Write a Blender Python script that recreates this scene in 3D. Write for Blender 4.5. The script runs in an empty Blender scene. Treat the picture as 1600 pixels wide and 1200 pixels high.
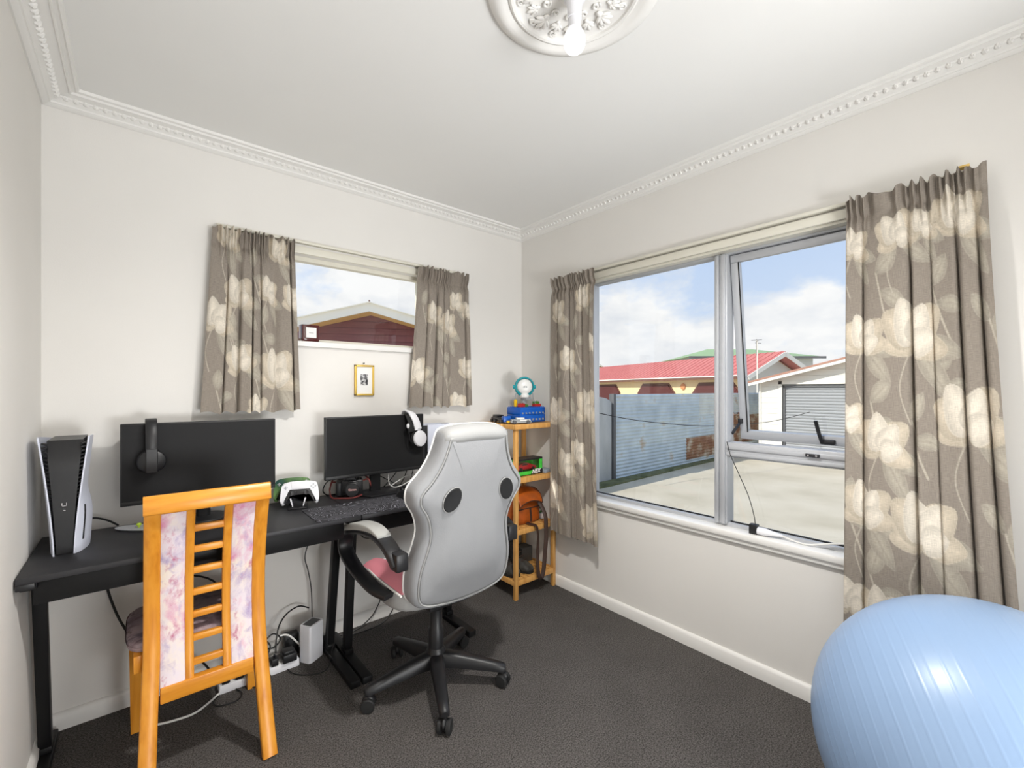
import bpy, bmesh, math, random
import numpy as np
from mathutils import Vector, Matrix, Euler, noise as mnoise

random.seed(7)
scene = bpy.context.scene
col = scene.collection
PI = math.pi

# ------------------------------------------------------------------ camera
cam_d = bpy.data.cameras.new('camera')
cam = bpy.data.objects.new('camera', cam_d)
col.objects.link(cam)
cam.location = (-2.128, -2.393, 1.288)
cam.rotation_euler = (math.radians(90), 0, math.radians(-40.4))
cam_d.sensor_width = 36.0
cam_d.lens = 36.0 * 691.0 / 1600.0
cam_d.shift_y = 9.0 / 1600.0
cam_d.clip_start = 0.02
cam_d.clip_end = 400
scene.camera = cam

# ------------------------------------------------------------------ view / exposure
scene.view_settings.view_transform = 'Standard'
scene.view_settings.look = 'None'
scene.view_settings.gamma = 1.0
scene.view_settings.use_curve_mapping = False
scene.view_settings.exposure = 0.0

BULB_STRENGTH = 3.0        # visible glow of the bulb glass
BULB_POWER = 118.0           # light thrown down by the bulb
FILL_POWER = 118.0  # strength of the added lamp behind the viewpoint
SUN_STRENGTH = 4.4
SKY_STRENGTH = 1.02

# ------------------------------------------------------------------ world: hazy blue sky with soft cumulus
world = bpy.data.worlds.new('sky')
scene.world = world
world.use_nodes = True
wn, wl = world.node_tree.nodes, world.node_tree.links
wn.clear()
w_out = wn.new('ShaderNodeOutputWorld')
w_bg = wn.new('ShaderNodeBackground')
w_tc = wn.new('ShaderNodeTexCoord')
w_sep = wn.new('ShaderNodeSeparateXYZ')
wl.new(w_tc.outputs['Generated'], w_sep.inputs[0])
w_grad = wn.new('ShaderNodeValToRGB')
w_grad.color_ramp.elements[0].position = 0.0
w_grad.color_ramp.elements[0].color = (0.70, 0.81, 0.95, 1)
w_grad.color_ramp.elements[1].position = 0.55
w_grad.color_ramp.elements[1].color = (0.40, 0.58, 0.93, 1)
wl.new(w_sep.outputs['Z'], w_grad.inputs[0])
w_map = wn.new('ShaderNodeMapping')
w_map.inputs['Scale'].default_value = (1.0, 1.0, 2.1)
w_map.inputs['Location'].default_value = (3.1, 1.7, 0.35)
wl.new(w_tc.outputs['Generated'], w_map.inputs[0])
w_n = wn.new('ShaderNodeTexNoise')
w_n.inputs['Scale'].default_value = 3.0
w_n.inputs['Detail'].default_value = 9
w_n.inputs['Roughness'].default_value = 0.56
w_n.inputs['Distortion'].default_value = 0.15
wl.new(w_map.outputs[0], w_n.inputs['Vector'])
w_cr = wn.new('ShaderNodeValToRGB')
w_cr.color_ramp.elements[0].position = 0.46
w_cr.color_ramp.elements[0].color = (0, 0, 0, 1)
w_cr.color_ramp.elements[1].position = 0.57
w_cr.color_ramp.elements[1].color = (1, 1, 1, 1)
# cloud cover thickens towards the horizon
w_el = wn.new('ShaderNodeMath')
w_el.operation = 'MULTIPLY_ADD'
w_el.inputs[1].default_value = -0.24
w_el.inputs[2].default_value = 0.085
wl.new(w_sep.outputs['Z'], w_el.inputs[0])
w_ad = wn.new('ShaderNodeMath')
w_ad.operation = 'ADD'
wl.new(w_n.outputs['Fac'], w_ad.inputs[0])
wl.new(w_el.outputs[0], w_ad.inputs[1])
wl.new(w_ad.outputs[0], w_cr.inputs[0])
w_n2 = wn.new('ShaderNodeTexNoise')
w_n2.inputs['Scale'].default_value = 8.0
w_n2.inputs['Detail'].default_value = 6
wl.new(w_map.outputs[0], w_n2.inputs['Vector'])
w_cc = wn.new('ShaderNodeValToRGB')
w_cc.color_ramp.elements[0].position = 0.35
w_cc.color_ramp.elements[0].color = (0.80, 0.83, 0.88, 1)
w_cc.color_ramp.elements[1].position = 0.6
w_cc.color_ramp.elements[1].color = (1.0, 1.0, 1.0, 1)
wl.new(w_n2.outputs['Fac'], w_cc.inputs[0])
w_mix = wn.new('ShaderNodeMixRGB')
wl.new(w_cr.outputs[0], w_mix.inputs[0])
wl.new(w_grad.outputs[0], w_mix.inputs[1])
wl.new(w_cc.outputs[0], w_mix.inputs[2])
wl.new(w_mix.outputs[0], w_bg.inputs['Color'])
w_bg.inputs['Strength'].default_value = SKY_STRENGTH
wl.new(w_bg.outputs[0], w_out.inputs[0])

# ------------------------------------------------------------------ sun (from beyond the small window, travelling +x, -y, down)
sun_d = bpy.data.lights.new('sun', 'SUN')
sun_d.energy = SUN_STRENGTH
sun_d.angle = math.radians(0.6)
sun_d.color = (1.0, 0.96, 0.88)
sun = bpy.data.objects.new('sun', sun_d)
col.objects.link(sun)
sun.rotation_euler = Vector((2.85, -1.0, -2.4)).to_track_quat('-Z', 'Y').to_euler()
sun.location = (-8, 6, 10)

# unseen lamp added behind the viewpoint to brighten the room
fill_d = bpy.data.lights.new('fill_lamp', 'AREA')
fill_d.shape = 'RECTANGLE'
fill_d.size = 1.3
fill_d.size_y = 1.1
fill_d.energy = FILL_POWER
fill_d.color = (0.96, 0.98, 1.0)
fill = bpy.data.objects.new('fill_lamp', fill_d)
col.objects.link(fill)
fill.location = (-1.25, -4.25, 0.55)
fill.rotation_euler = Vector((-0.10, 0.44, 0.89)).to_track_quat('-Z', 'Y').to_euler()


# ================================================================== helpers
def srgb(r, g, b):
    def c(v):
        v = v / 255.0
        return v / 12.92 if v <= 0.04045 else ((v + 0.055) / 1.055) ** 2.4
    return (c(r), c(g), c(b), 1.0)


MATS = {}


def mat(name, rgb, rough=0.5, metal=0.0, var=0.0, vscale=8.0, vstretch=(1, 1, 1), bump=0.0, bscale=60.0,
        bstretch=(1, 1, 1), spec=0.5, coords='Object', emit=None, estr=0.0, sheen=0.0, coat=0.0):
    """procedural principled material: base colour +- noise, with an optional fine bump"""
    m = bpy.data.materials.new(name)
    m.use_nodes = True
    nt = m.node_tree
    n, l = nt.nodes, nt.links
    p = n['Principled BSDF']
    c = rgb if len(rgb) == 4 else srgb(*rgb)
    p.inputs['Base Color'].default_value = c
    p.inputs['Roughness'].default_value = rough
    p.inputs['Metallic'].default_value = metal
    p.inputs['Specular IOR Level'].default_value = spec
    if sheen:
        p.inputs['Sheen Weight'].default_value = sheen
    if coat:
        p.inputs['Coat Weight'].default_value = coat
    if emit is not None:
        p.inputs['Emission Color'].default_value = emit
        p.inputs['Emission Strength'].default_value = estr
    tc = n.new('ShaderNodeTexCoord')
    if var > 0:
        mp = n.new('ShaderNodeMapping')
        mp.inputs['Scale'].default_value = vstretch
        l.new(tc.outputs[coords], mp.inputs[0])
        nz = n.new('ShaderNodeTexNoise')
        nz.inputs['Scale'].default_value = vscale
        nz.inputs['Detail'].default_value = 5
        l.new(mp.outputs[0], nz.inputs['Vector'])
        rp = n.new('ShaderNodeValToRGB')
        rp.color_ramp.elements[0].position = 0.3
        rp.color_ramp.elements[1].position = 0.7
        rp.color_ramp.elements[0].color = (c[0] * (1 - var), c[1] * (1 - var), c[2] * (1 - var), 1)
        rp.color_ramp.elements[1].color = (min(1, c[0] * (1 + var)), min(1, c[1] * (1 + var)), min(1, c[2] * (1 + var)), 1)
        l.new(nz.outputs['Fac'], rp.inputs[0])
        l.new(rp.outputs[0], p.inputs['Base Color'])
    if bump > 0:
        mp2 = n.new('ShaderNodeMapping')
        mp2.inputs['Scale'].default_value = bstretch
        l.new(tc.outputs[coords], mp2.inputs[0])
        nb = n.new('ShaderNodeTexNoise')
        nb.inputs['Scale'].default_value = bscale
        nb.inputs['Detail'].default_value = 3
        l.new(mp2.outputs[0], nb.inputs['Vector'])
        bp = n.new('ShaderNodeBump')
        bp.inputs['Strength'].default_value = bump
        bp.inputs['Distance'].default_value = 0.004
        l.new(nb.outputs['Fac'], bp.inputs['Height'])
        l.new(bp.outputs[0], p.inputs['Normal'])
    MATS[name] = m
    return m


def ramp_mat(name, stops, scale, stretch=(1, 1, 1), rough=0.6, detail=5, distortion=0.0, bump=0.0, coords='Object', seed=0.0, spec=0.4):
    m = bpy.data.materials.new(name)
    m.use_nodes = True
    n, l = m.node_tree.nodes, m.node_tree.links
    p = n['Principled BSDF']
    p.inputs['Roughness'].default_value = rough
    p.inputs['Specular IOR Level'].default_value = spec
    tc = n.new('ShaderNodeTexCoord')
    mp = n.new('ShaderNodeMapping')
    mp.inputs['Scale'].default_value = stretch
    mp.inputs['Location'].default_value = (seed, seed * 1.7, seed * 0.6)
    l.new(tc.outputs[coords], mp.inputs[0])
    nz = n.new('ShaderNodeTexNoise')
    nz.inputs['Scale'].default_value = scale
    nz.inputs['Detail'].default_value = detail
    nz.inputs['Distortion'].default_value = distortion
    l.new(mp.outputs[0], nz.inputs['Vector'])
    rp = n.new('ShaderNodeValToRGB')
    cr = rp.color_ramp
    while len(cr.elements) < len(stops):
        cr.elements.new(0.5)
    for e, (pos, c) in zip(cr.elements, stops):
        e.position = pos
        e.color = srgb(*c)
    l.new(nz.outputs['Fac'], rp.inputs[0])
    l.new(rp.outputs[0], p.inputs['Base Color'])
    if bump:
        bp = n.new('ShaderNodeBump')
        bp.inputs['Strength'].default_value = bump
        bp.inputs['Distance'].default_value = 0.003
        l.new(nz.outputs['Fac'], bp.inputs['Height'])
        l.new(bp.outputs[0], p.inputs['Normal'])
    MATS[name] = m
    return m


def catmull(pts, n=8, closed=False):
    P = [Vector(p) for p in pts]
    N = len(P)
    out = []
    segs = N if closed else N - 1
    for i in range(segs):
        if closed:
            p0, p1, p2, p3 = P[(i - 1) % N], P[i], P[(i + 1) % N], P[(i + 2) % N]
        else:
            p0, p1, p2, p3 = P[max(i - 1, 0)], P[i], P[i + 1], P[min(i + 2, N - 1)]
        for k in range(n):
            t = k / n
            out.append(0.5 * ((2 * p1) + (-p0 + p2) * t + (2 * p0 - 5 * p1 + 4 * p2 - p3) * t * t + (-p0 + 3 * p1 - 3 * p2 + p3) * t ** 3))
    if not closed:
        out.append(P[-1].copy())
    return out


class MB:
    """collects shapes into one bmesh, in world coordinates"""
    def __init__(self):
        self.bm = bmesh.new()

    def box(self, x0, x1, y0, y1, z0, z1, bev=0.0, seg=2, M=None):
        c = Vector(((x0 + x1) / 2, (y0 + y1) / 2, (z0 + z1) / 2))
        T = Matrix.Translation(c) @ Matrix.Diagonal((abs(x1 - x0), abs(y1 - y0), abs(z1 - z0), 1))
        if M is not None:
            T = M @ T
        r = bmesh.ops.create_cube(self.bm, size=1.0, matrix=T)
        if bev > 0:
            es = list({e for v in r['verts'] for e in v.link_edges})
            bmesh.ops.bevel(self.bm, geom=es, offset=bev, segments=seg, profile=0.5, affect='EDGES')
        return self

    def beam(self, p0, p1, w, h, up=(0, 0, 1), bev=0.0):
        """rectangular bar from p0 to p1, w across, h along 'up'"""
        p0, p1 = Vector(p0), Vector(p1)
        d = p1 - p0
        L = d.length
        z = d.normalized()
        u = Vector(up)
        x = u.cross(z)
        if x.length < 1e-5:
            x = Vector((1, 0, 0)).cross(z)
        x.normalize()
        y = z.cross(x)
        M = Matrix((x, y, z)).transposed().to_4x4()
        M.translation = (p0 + p1) / 2
        return self.box(-w / 2, w / 2, -h / 2, h / 2, -L / 2, L / 2, bev, M=M)

    def cyl(self, p0, p1, r0, r1=None, n=16, caps=True):
        r1 = r0 if r1 is None else r1
        p0, p1 = Vector(p0), Vector(p1)
        z = (p1 - p0).normalized()
        x = z.orthogonal().normalized()
        y = z.cross(x)
        bm = self.bm
        a, b = [], []
        for i in range(n):
            t = 2 * PI * i / n
            dv = x * math.cos(t) + y * math.sin(t)
            a.append(bm.verts.new(p0 + dv * r0))
            b.append(bm.verts.new(p1 + dv * r1))
        for i in range(n):
            j = (i + 1) % n
            bm.faces.new((a[i], a[j], b[j], b[i]))
        if caps:
            bm.faces.new(a[::-1])
            bm.faces.new(b)
        return self

    def lathe(self, prof, origin=(0, 0, 0), axis=(0, 0, 1), n=32, cap0=True, cap1=True, sx=1.0, xdir=None):
        o = Vector(origin)
        z = Vector(axis).normalized()
        x = Vector(xdir).normalized() if xdir is not None else (Vector((1, 0, 0)) if abs(z.x) < 0.9 else Vector((0, 1, 0)))
        x = (x - z * x.dot(z)).normalized()
        y = z.cross(x)
        bm = self.bm
        rings = []
        for r, h in prof:
            rings.append([bm.verts.new(o + z * h + (x * math.cos(2 * PI * i / n) * sx + y * math.sin(2 * PI * i / n)) * r) for i in range(n)])
        for A, Bq in zip(rings, rings[1:]):
            for i in range(n):
                j = (i + 1) % n
                bm.faces.new((A[i], A[j], Bq[j], Bq[i]))
        if cap0:
            bm.faces.new(rings[0][::-1])
        if cap1:
            bm.faces.new(rings[-1])
        return self

    def ell(self, c, r, n=20, m=12, M=None):
        T = Matrix.Translation(Vector(c))
        if M is not None:
            T = T @ M.to_4x4()
        T = T @ Matrix.Diagonal((r[0], r[1], r[2], 1))
        bmesh.ops.create_uvsphere(self.bm, u_segments=n, v_segments=m, radius=1.0, matrix=T)
        return self

    def tube(self, pts, r, n=8, closed=False, smooth=0, caps=True):
        if smooth:
            pts = catmull(pts, smooth, closed)
        P = [Vector(p) for p in pts]
        N = len(P)
        bm = self.bm
        rings = []
        up = None
        for i in range(N):
            if closed:
                d = P[(i + 1) % N] - P[i - 1]
            else:
                d = P[min(i + 1, N - 1)] - P[max(i - 1, 0)]
            d.normalize()
            if up is None:
                up = d.orthogonal().normalized()
            else:
                up = (up - d * up.dot(d))
                up = up.normalized() if up.length > 1e-6 else d.orthogonal().normalized()
            s = d.cross(up)
            rr = r[i] if isinstance(r, (list, tuple)) else r
            rings.append([bm.verts.new(P[i] + (up * math.cos(2 * PI * k / n) + s * math.sin(2 * PI * k / n)) * rr) for k in range(n)])
        M = N if closed else N - 1
        for i in range(M):
            A, Bq = rings[i], rings[(i + 1) % N]
            off = 0
            if closed and i == N - 1:
                off = min(range(n), key=lambda o: (A[0].co - Bq[o].co).length)
            for k in range(n):
                j = (k + 1) % n
                bm.faces.new((A[k], A[j], Bq[(j + off) % n], Bq[(k + off) % n]))
        if caps and not closed:
            bm.faces.new(rings[0][::-1])
            bm.faces.new(rings[-1])
        return self

    def strap(self, pts, side, w, th, smooth=0, closed=False):
        """flat band swept along pts; 'side' is the width direction (vector or list of vectors)"""
        if smooth:
            pts = catmull(pts, smooth, closed)
        P = [Vector(p) for p in pts]
        N = len(P)
        bm = self.bm
        rings = []
        for i in range(N):
            if closed:
                d = P[(i + 1) % N] - P[i - 1]
            else:
                d = P[min(i + 1, N - 1)] - P[max(i - 1, 0)]
            d.normalize()
            s = Vector(side(i / (N - 1))) if callable(side) else Vector(side)
            s = (s - d * s.dot(d)).normalized()
            nn = d.cross(s)
            ww = w(i / (N - 1)) if callable(w) else w
            tt = th(i / (N - 1)) if callable(th) else th
            e = min(tt, ww) * 0.14
            ring = []
            for a, b in ((-1, -1), (1, -1), (1, 1), (-1, 1)):
                if a * b > 0:
                    seq = ((a * (ww / 2 - e), b * tt / 2), (a * ww / 2, b * (tt / 2 - e)))
                else:
                    seq = ((a * ww / 2, b * (tt / 2 - e)), (a * (ww / 2 - e), b * tt / 2))
                # keep a consistent winding round the section
                if (a, b) == (-1, -1):
                    seq = ((-ww / 2, -(tt / 2 - e)), (-(ww / 2 - e), -tt / 2))
                elif (a, b) == (1, -1):
                    seq = ((ww / 2 - e, -tt / 2), (ww / 2, -(tt / 2 - e)))
                elif (a, b) == (1, 1):
                    seq = ((ww / 2, tt / 2 - e), (ww / 2 - e, tt / 2))
                else:
                    seq = ((-(ww / 2 - e), tt / 2), (-ww / 2, tt / 2 - e))
                for q in seq:
                    ring.append(bm.verts.new(P[i] + s * q[0] + nn * q[1]))
            rings.append(ring)
        n = len(rings[0])
        M = N if closed else N - 1
        for i in range(M):
            A, Bq = rings[i], rings[(i + 1) % N]
            for k in range(n):
                j = (k + 1) % n
                bm.faces.new((A[k], A[j], Bq[j], Bq[k]))
        if not closed:
            bm.faces.new(rings[0][::-1])
            bm.faces.new(rings[-1])
        return self

    def prism(self, poly, M, depth, bev=0.0, seg=2):
        """polygon in the local xy plane of M, extruded along local z by depth"""
        bm = self.bm
        a = [bm.verts.new(M @ Vector((p[0], p[1], 0))) for p in poly]
        b = [bm.verts.new(M @ Vector((p[0], p[1], depth))) for p in poly]
        n = len(poly)
        fs = [bm.faces.new(a[::-1]), bm.faces.new(b)]
        for i in range(n):
            j = (i + 1) % n
            fs.append(bm.faces.new((a[i], a[j], b[j], b[i])))
        if bev > 0:
            es = [e for f in fs[:2] for e in f.edges]
            bmesh.ops.bevel(bm, geom=es, offset=bev, segments=seg, profile=0.5, affect='EDGES')
        return self

    def loft(self, rings, closed=True, cap0=True, cap1=True):
        bm = self.bm
        R = [[bm.verts.new(Vector(p)) for p in r] for r in rings]
        n = len(R[0])
        for A, Bq in zip(R, R[1:]):
            for i in range(n if closed else n - 1):
                j = (i + 1) % n
                bm.faces.new((A[i], A[j], Bq[j], Bq[i]))
        if cap0:
            bm.faces.new(R[0][::-1])
        if cap1:
            bm.faces.new(R[-1])
        return self

    def grid(self, fn, nu, nv):
        bm = self.bm
        V = [[bm.verts.new(Vector(fn(i / nu, j / nv))) for i in range(nu + 1)] for j in range(nv + 1)]
        for j in range(nv):
            for i in range(nu):
                bm.faces.new((V[j][i], V[j][i + 1], V[j + 1][i + 1], V[j + 1][i]))
        return self

    def build(self, name, material, parent=None, angle=38, origin=None, flat=False):
        bm = self.bm
        bmesh.ops.recalc_face_normals(bm, faces=bm.faces[:])
        if parent is not None:
            W = ROOTM.get(parent.name, Matrix.Identity(4))
            bm.transform(W.inverted())
            loc = None
        else:
            xs = [v.co for v in bm.verts]
            if origin is None:
                lo = Vector((min(v.x for v in xs), min(v.y for v in xs), min(v.z for v in xs)))
                hi = Vector((max(v.x for v in xs), max(v.y for v in xs), max(v.z for v in xs)))
                origin = Vector(((lo.x + hi.x) / 2, (lo.y + hi.y) / 2, lo.z))
            loc = Vector(origin)
            bm.transform(Matrix.Translation(-loc))
        me = bpy.data.meshes.new(name)
        bm.to_mesh(me)
        bm.free()
        if not flat:
            me.shade_smooth()
            me.set_sharp_from_angle(angle=math.radians(angle))
        me.materials.append(material)
        o = bpy.data.objects.new(name, me)
        col.objects.link(o)
        if parent is not None:
            o.parent = parent
            ROOTM[o.name] = ROOTM.get(parent.name, Matrix.Identity(4)).copy()
        else:
            o.location = loc
            ROOTM[o.name] = Matrix.Translation(loc)
        return o


ROOTM = {}


def tag(o, label=None, cat=None, group=None, kind=None):
    if label:
        o['label'] = label
    if cat:
        o['category'] = cat
    if group:
        o['group'] = group
    if kind:
        o['kind'] = kind
    return o


def thing(name, label, cat, loc=(0, 0, 0), rz=0.0, group=None, kind=None):
    o = bpy.data.objects.new(name, None)
    o.empty_display_size = 0.05
    col.objects.link(o)
    o.location = loc
    o.rotation_euler = (0, 0, rz)
    ROOTM[o.name] = Matrix.Translation(Vector(loc)) @ Matrix.Rotation(rz, 4, 'Z')
    return tag(o, label, cat, group, kind)


def instance(name, src, parent, M):
    """another object on the same mesh data, child of parent, at matrix M in parent space"""
    o = bpy.data.objects.new(name, src.data if hasattr(src, 'data') else src)
    col.objects.link(o)
    o.parent = parent
    o.matrix_local = M
    return o


def text_obj(txt, M, size, depth, material, name, parent, shear=0.0, bold=0.0):
    cu = bpy.data.curves.new('text', 'FONT')
    cu.body = txt
    cu.size = size
    cu.extrude = depth
    cu.offset = bold
    cu.shear = shear
    cu.align_x = 'CENTER'
    cu.align_y = 'CENTER'
    tmp = bpy.data.objects.new('text', cu)
    col.objects.link(tmp)
    dg = bpy.context.evaluated_depsgraph_get()
    me = bpy.data.meshes.new_from_object(tmp.evaluated_get(dg))
    bpy.data.objects.remove(tmp)
    me.transform(ROOTM[parent.name].inverted() @ M)
    me.materials.clear()
    me.materials.append(material)
    me.name = name
    o = bpy.data.objects.new(name, me)
    col.objects.link(o)
    o.parent = parent
    return o


def frame_M(origin, x, y):
    x = Vector(x).normalized()
    y = Vector(y)
    y = (y - x * y.dot(x)).normalized()
    z = x.cross(y)
    M = Matrix((x, y, z)).transposed().to_4x4()
    M.translation = Vector(origin)
    return M


# ================================================================== materials
M_wall = mat('wall_paint', (232, 229, 224), 0.75, var=0.012, vscale=3, bump=0.06, bscale=220)
M_ceil = mat('ceiling_paint', (236, 235, 232), 0.8, var=0.01, vscale=2)
M_plaster = mat('white_plaster', (238, 236, 232), 0.6)
M_trimw = mat('white_gloss_trim', (236, 234, 230), 0.35)
M_cream = mat('cream_trim', (226, 222, 208), 0.45)
M_black = mat('black_plastic', (26, 26, 28), 0.42)
M_blackrub = mat('black_rubber', (24, 24, 24), 0.7)
M_cable = mat('black_cable', (22, 22, 22), 0.5)
M_cablew = mat('white_cable', (225, 224, 220), 0.5)
M_white = mat('white_plastic', (232, 232, 236), 0.35)
M_alu = mat('silver_aluminium', (186, 188, 192), 0.42, metal=0.2)
M_desk = mat('black_desk_laminate', (38, 38, 41), 0.5, var=0.12, vscale=5, vstretch=(1, 14, 14), bump=0.05, bscale=40, bstretch=(1, 20, 20))
M_deskmetal = mat('black_powder_coat', (19, 19, 20), 0.5, spec=0.3)
M_screen = mat('matte_black_screen', (27, 27, 28), 0.6, spec=0.25)
M_bezel = mat('black_bezel', (22, 22, 23), 0.45)
M_gun = mat('dark_grey_metal', (60, 60, 62), 0.4, metal=0.6)
M_blueplate = mat('cool_white_shell', (212, 216, 230), 0.38)
M_slit = mat('dark_slot', (18, 18, 20), 0.6)
M_leather = mat('grey_leatherette', (146, 147, 149), 0.6, var=0.03, vscale=4, bump=0.12, bscale=160)
M_leather2 = mat('warm_grey_leatherette', (154, 154, 153), 0.6, var=0.03, vscale=4, bump=0.12, bscale=160)
M_piping = mat('white_piping', (232, 231, 228), 0.5)
M_seam = mat('dark_grey_seam', (120, 120, 120), 0.6)
M_pink = mat('pink_leatherette', (226, 140, 152), 0.5, var=0.03, bump=0.1, bscale=160)
M_armgrey = mat('arm_pad_grey', (172, 172, 168), 0.5)
M_bamboo = ramp_mat('bamboo', [(0.3, (200, 142, 72)), (0.7, (226, 174, 102))], 9, (6, 6, 0.9), rough=0.45)
M_rubber_ball = None
M_red = mat('red_plastic', (190, 30, 40), 0.3)
M_green = mat('bright_green_card', (72, 205, 70), 0.5, var=0.08, vscale=20)
M_lego_blue = mat('brick_blue', (18, 92, 190), 0.3)
M_lego_teal = mat('brick_teal', (28, 158, 170), 0.3)
M_lego_white = mat('brick_white', (235, 236, 234), 0.3)
M_lego_grey = mat('brick_grey', (150, 155, 158), 0.35)
M_lego_black = mat('brick_black', (28, 26, 30), 0.35)
M_lego_yellow = mat('brick_yellow', (235, 190, 30), 0.35)
M_lego_red = mat('brick_red', (180, 40, 40), 0.35)
M_lego_green = mat('brick_green', (70, 120, 50), 0.35)
M_gold = mat('gold_frame', (214, 178, 82), 0.35, metal=0.35)
M_paper = mat('white_paper', (240, 240, 238), 0.7)
M_bagleather = mat('tan_bag_leather', (172, 84, 26), 0.30, var=0.34, vscale=14, bump=0.15, bscale=80)
M_strap = mat('dark_brown_strap', (62, 42, 34), 0.6, var=0.1, vscale=30)
M_boot = ramp_mat('scuffed_boot_leather', [(0.35, (38, 36, 34)), (0.75, (92, 88, 80))], 12, rough=0.6)
M_wood = ramp_mat('orange_varnished_wood', [(0.25, (196, 120, 30)), (0.5, (218, 144, 44)), (0.8, (228, 158, 60))], 6, (9, 9, 0.8), rough=0.34, detail=6, bump=0.02, spec=0.5)
M_woodx = ramp_mat('orange_varnished_wood_cross', [(0.25, (196, 120, 30)), (0.5, (218, 144, 44)), (0.8, (228, 158, 60))], 6, (0.8, 9, 9), rough=0.34, detail=6, bump=0.02, spec=0.5)
M_steel = mat('bright_steel', (200, 200, 204), 0.25, metal=1.0)


def fabric_floral(name, dark, seed=0.0):
    m = bpy.data.materials.new(name)
    m.use_nodes = True
    n, l = m.node_tree.nodes, m.node_tree.links
    p = n['Principled BSDF']
    p.inputs['Roughness'].default_value = 0.85
    tc = n.new('ShaderNodeTexCoord')
    mp = n.new('ShaderNodeMapping')
    mp.inputs['Location'].default_value = (seed, seed, seed)
    mp.inputs['Rotation'].default_value = (0.3, 0.5, 0)
    mp.inputs['Scale'].default_value = (1.5, 1.5, 0.9)
    l.new(tc.outputs['Object'], mp.inputs[0])

    def layer(scale, lo, hi, base, colr, off):
        o2 = n.new('ShaderNodeVectorMath')
        o2.operation = 'ADD'
        o2.inputs[1].default_value = (off, off * 0.7, off * 1.3)
        l.new(mp.outputs[0], o2.inputs[0])
        z = n.new('ShaderNodeTexNoise')
        z.inputs['Scale'].default_value = scale
        z.inputs['Detail'].default_value = 7
        z.inputs['Roughness'].default_value = 0.65
        z.inputs['Distortion'].default_value = 0.35
        l.new(o2.outputs[0], z.inputs['Vector'])
        r = n.new('ShaderNodeValToRGB')
        r.color_ramp.elements[0].position = lo
        r.color_ramp.elements[0].color = (0, 0, 0, 1)
        r.color_ramp.elements[1].position = hi
        r.color_ramp.elements[1].color = (1, 1, 1, 1)
        l.new(z.outputs['Fac'], r.inputs[0])
        x = n.new('ShaderNodeMixRGB')
        l.new(r.outputs[0], x.inputs[0])
        l.new(base, x.inputs[1])
        x.inputs[2].default_value = colr
        return x.outputs[0]
    rgb = n.new('ShaderNodeRGB')
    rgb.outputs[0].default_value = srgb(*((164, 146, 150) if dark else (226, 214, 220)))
    o = rgb.outputs[0]
    o = layer(6, 0.46, 0.66, o, srgb(*((176, 150, 150) if dark else (240, 226, 206))), 1.0)
    o = layer(8, 0.50, 0.68, o, srgb(*((118, 92, 100) if dark else (214, 146, 176))), 5.0)
    o = layer(11, 0.52, 0.68, o, srgb(*((106, 92, 104) if dark else (176, 158, 192))), 9.0)
    o = layer(17, 0.56, 0.70, o, srgb(*((88, 70, 76) if dark else (190, 112, 140))), 13.0)
    l.new(o, p.inputs['Base Color'])
    return m


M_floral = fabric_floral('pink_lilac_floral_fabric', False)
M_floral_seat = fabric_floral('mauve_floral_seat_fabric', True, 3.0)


def carpet_material():
    m = bpy.data.materials.new('charcoal_carpet')
    m.use_nodes = True
    n, l = m.node_tree.nodes, m.node_tree.links
    p = n['Principled BSDF']
    p.inputs['Roughness'].default_value = 0.95
    p.inputs['Specular IOR Level'].default_value = 0.1
    tc = n.new('ShaderNodeTexCoord')
    z1 = n.new('ShaderNodeTexNoise')
    z1.inputs['Scale'].default_value = 190
    z1.inputs['Detail'].default_value = 3
    z2 = n.new('ShaderNodeTexNoise')
    z2.inputs['Scale'].default_value = 5
    z2.inputs['Detail'].default_value = 4
    l.new(tc.outputs['Object'], z1.inputs['Vector'])
    l.new(tc.outputs['Object'], z2.inputs['Vector'])
    r = n.new('ShaderNodeValToRGB')
    r.color_ramp.elements[0].position = 0.36
    r.color_ramp.elements[0].color = srgb(64, 61, 59)
    r.color_ramp.elements[1].position = 0.66
    r.color_ramp.elements[1].color = srgb(112, 108, 105)
    l.new(z1.outputs['Fac'], r.inputs[0])
    x = n.new('ShaderNodeMixRGB')
    x.blend_type = 'MULTIPLY'
    x.inputs[0].default_value = 0.5
    r2 = n.new('ShaderNodeValToRGB')
    r2.color_ramp.elements[0].position = 0.3
    r2.color_ramp.elements[0].color = (0.72, 0.72, 0.72, 1)
    r2.color_ramp.elements[1].position = 0.7
    l.new(z2.outputs['Fac'], r2.inputs[0])
    l.new(r.outputs[0], x.inputs[1])
    l.new(r2.outputs[0], x.inputs[2])
    l.new(x.outputs[0], p.inputs['Base Color'])
    b = n.new('ShaderNodeBump')
    b.inputs['Strength'].default_value = 0.8
    b.inputs['Distance'].default_value = 0.006
    l.new(z1.outputs['Fac'], b.inputs['Height'])
    l.new(b.outputs[0], p.inputs['Normal'])
    return m


M_carpet = carpet_material()


def glass_material(name, tint=(1, 1, 1, 1), gloss=0.05):
    m = bpy.data.materials.new(name)
    m.use_nodes = True
    n, l = m.node_tree.nodes, m.node_tree.links
    n.clear()
    out = n.new('ShaderNodeOutputMaterial')
    t = n.new('ShaderNodeBsdfTransparent')
    t.inputs[0].default_value = tint
    g = n.new('ShaderNodeBsdfGlossy')
    g.inputs['Roughness'].default_value = 0.01
    x = n.new('ShaderNodeMixShader')
    x.inputs[0].default_value = gloss
    l.new(t.outputs[0], x.inputs[1])
    l.new(g.outputs[0], x.inputs[2])
    l.new(x.outputs[0], out.inputs[0])
    return m


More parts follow.
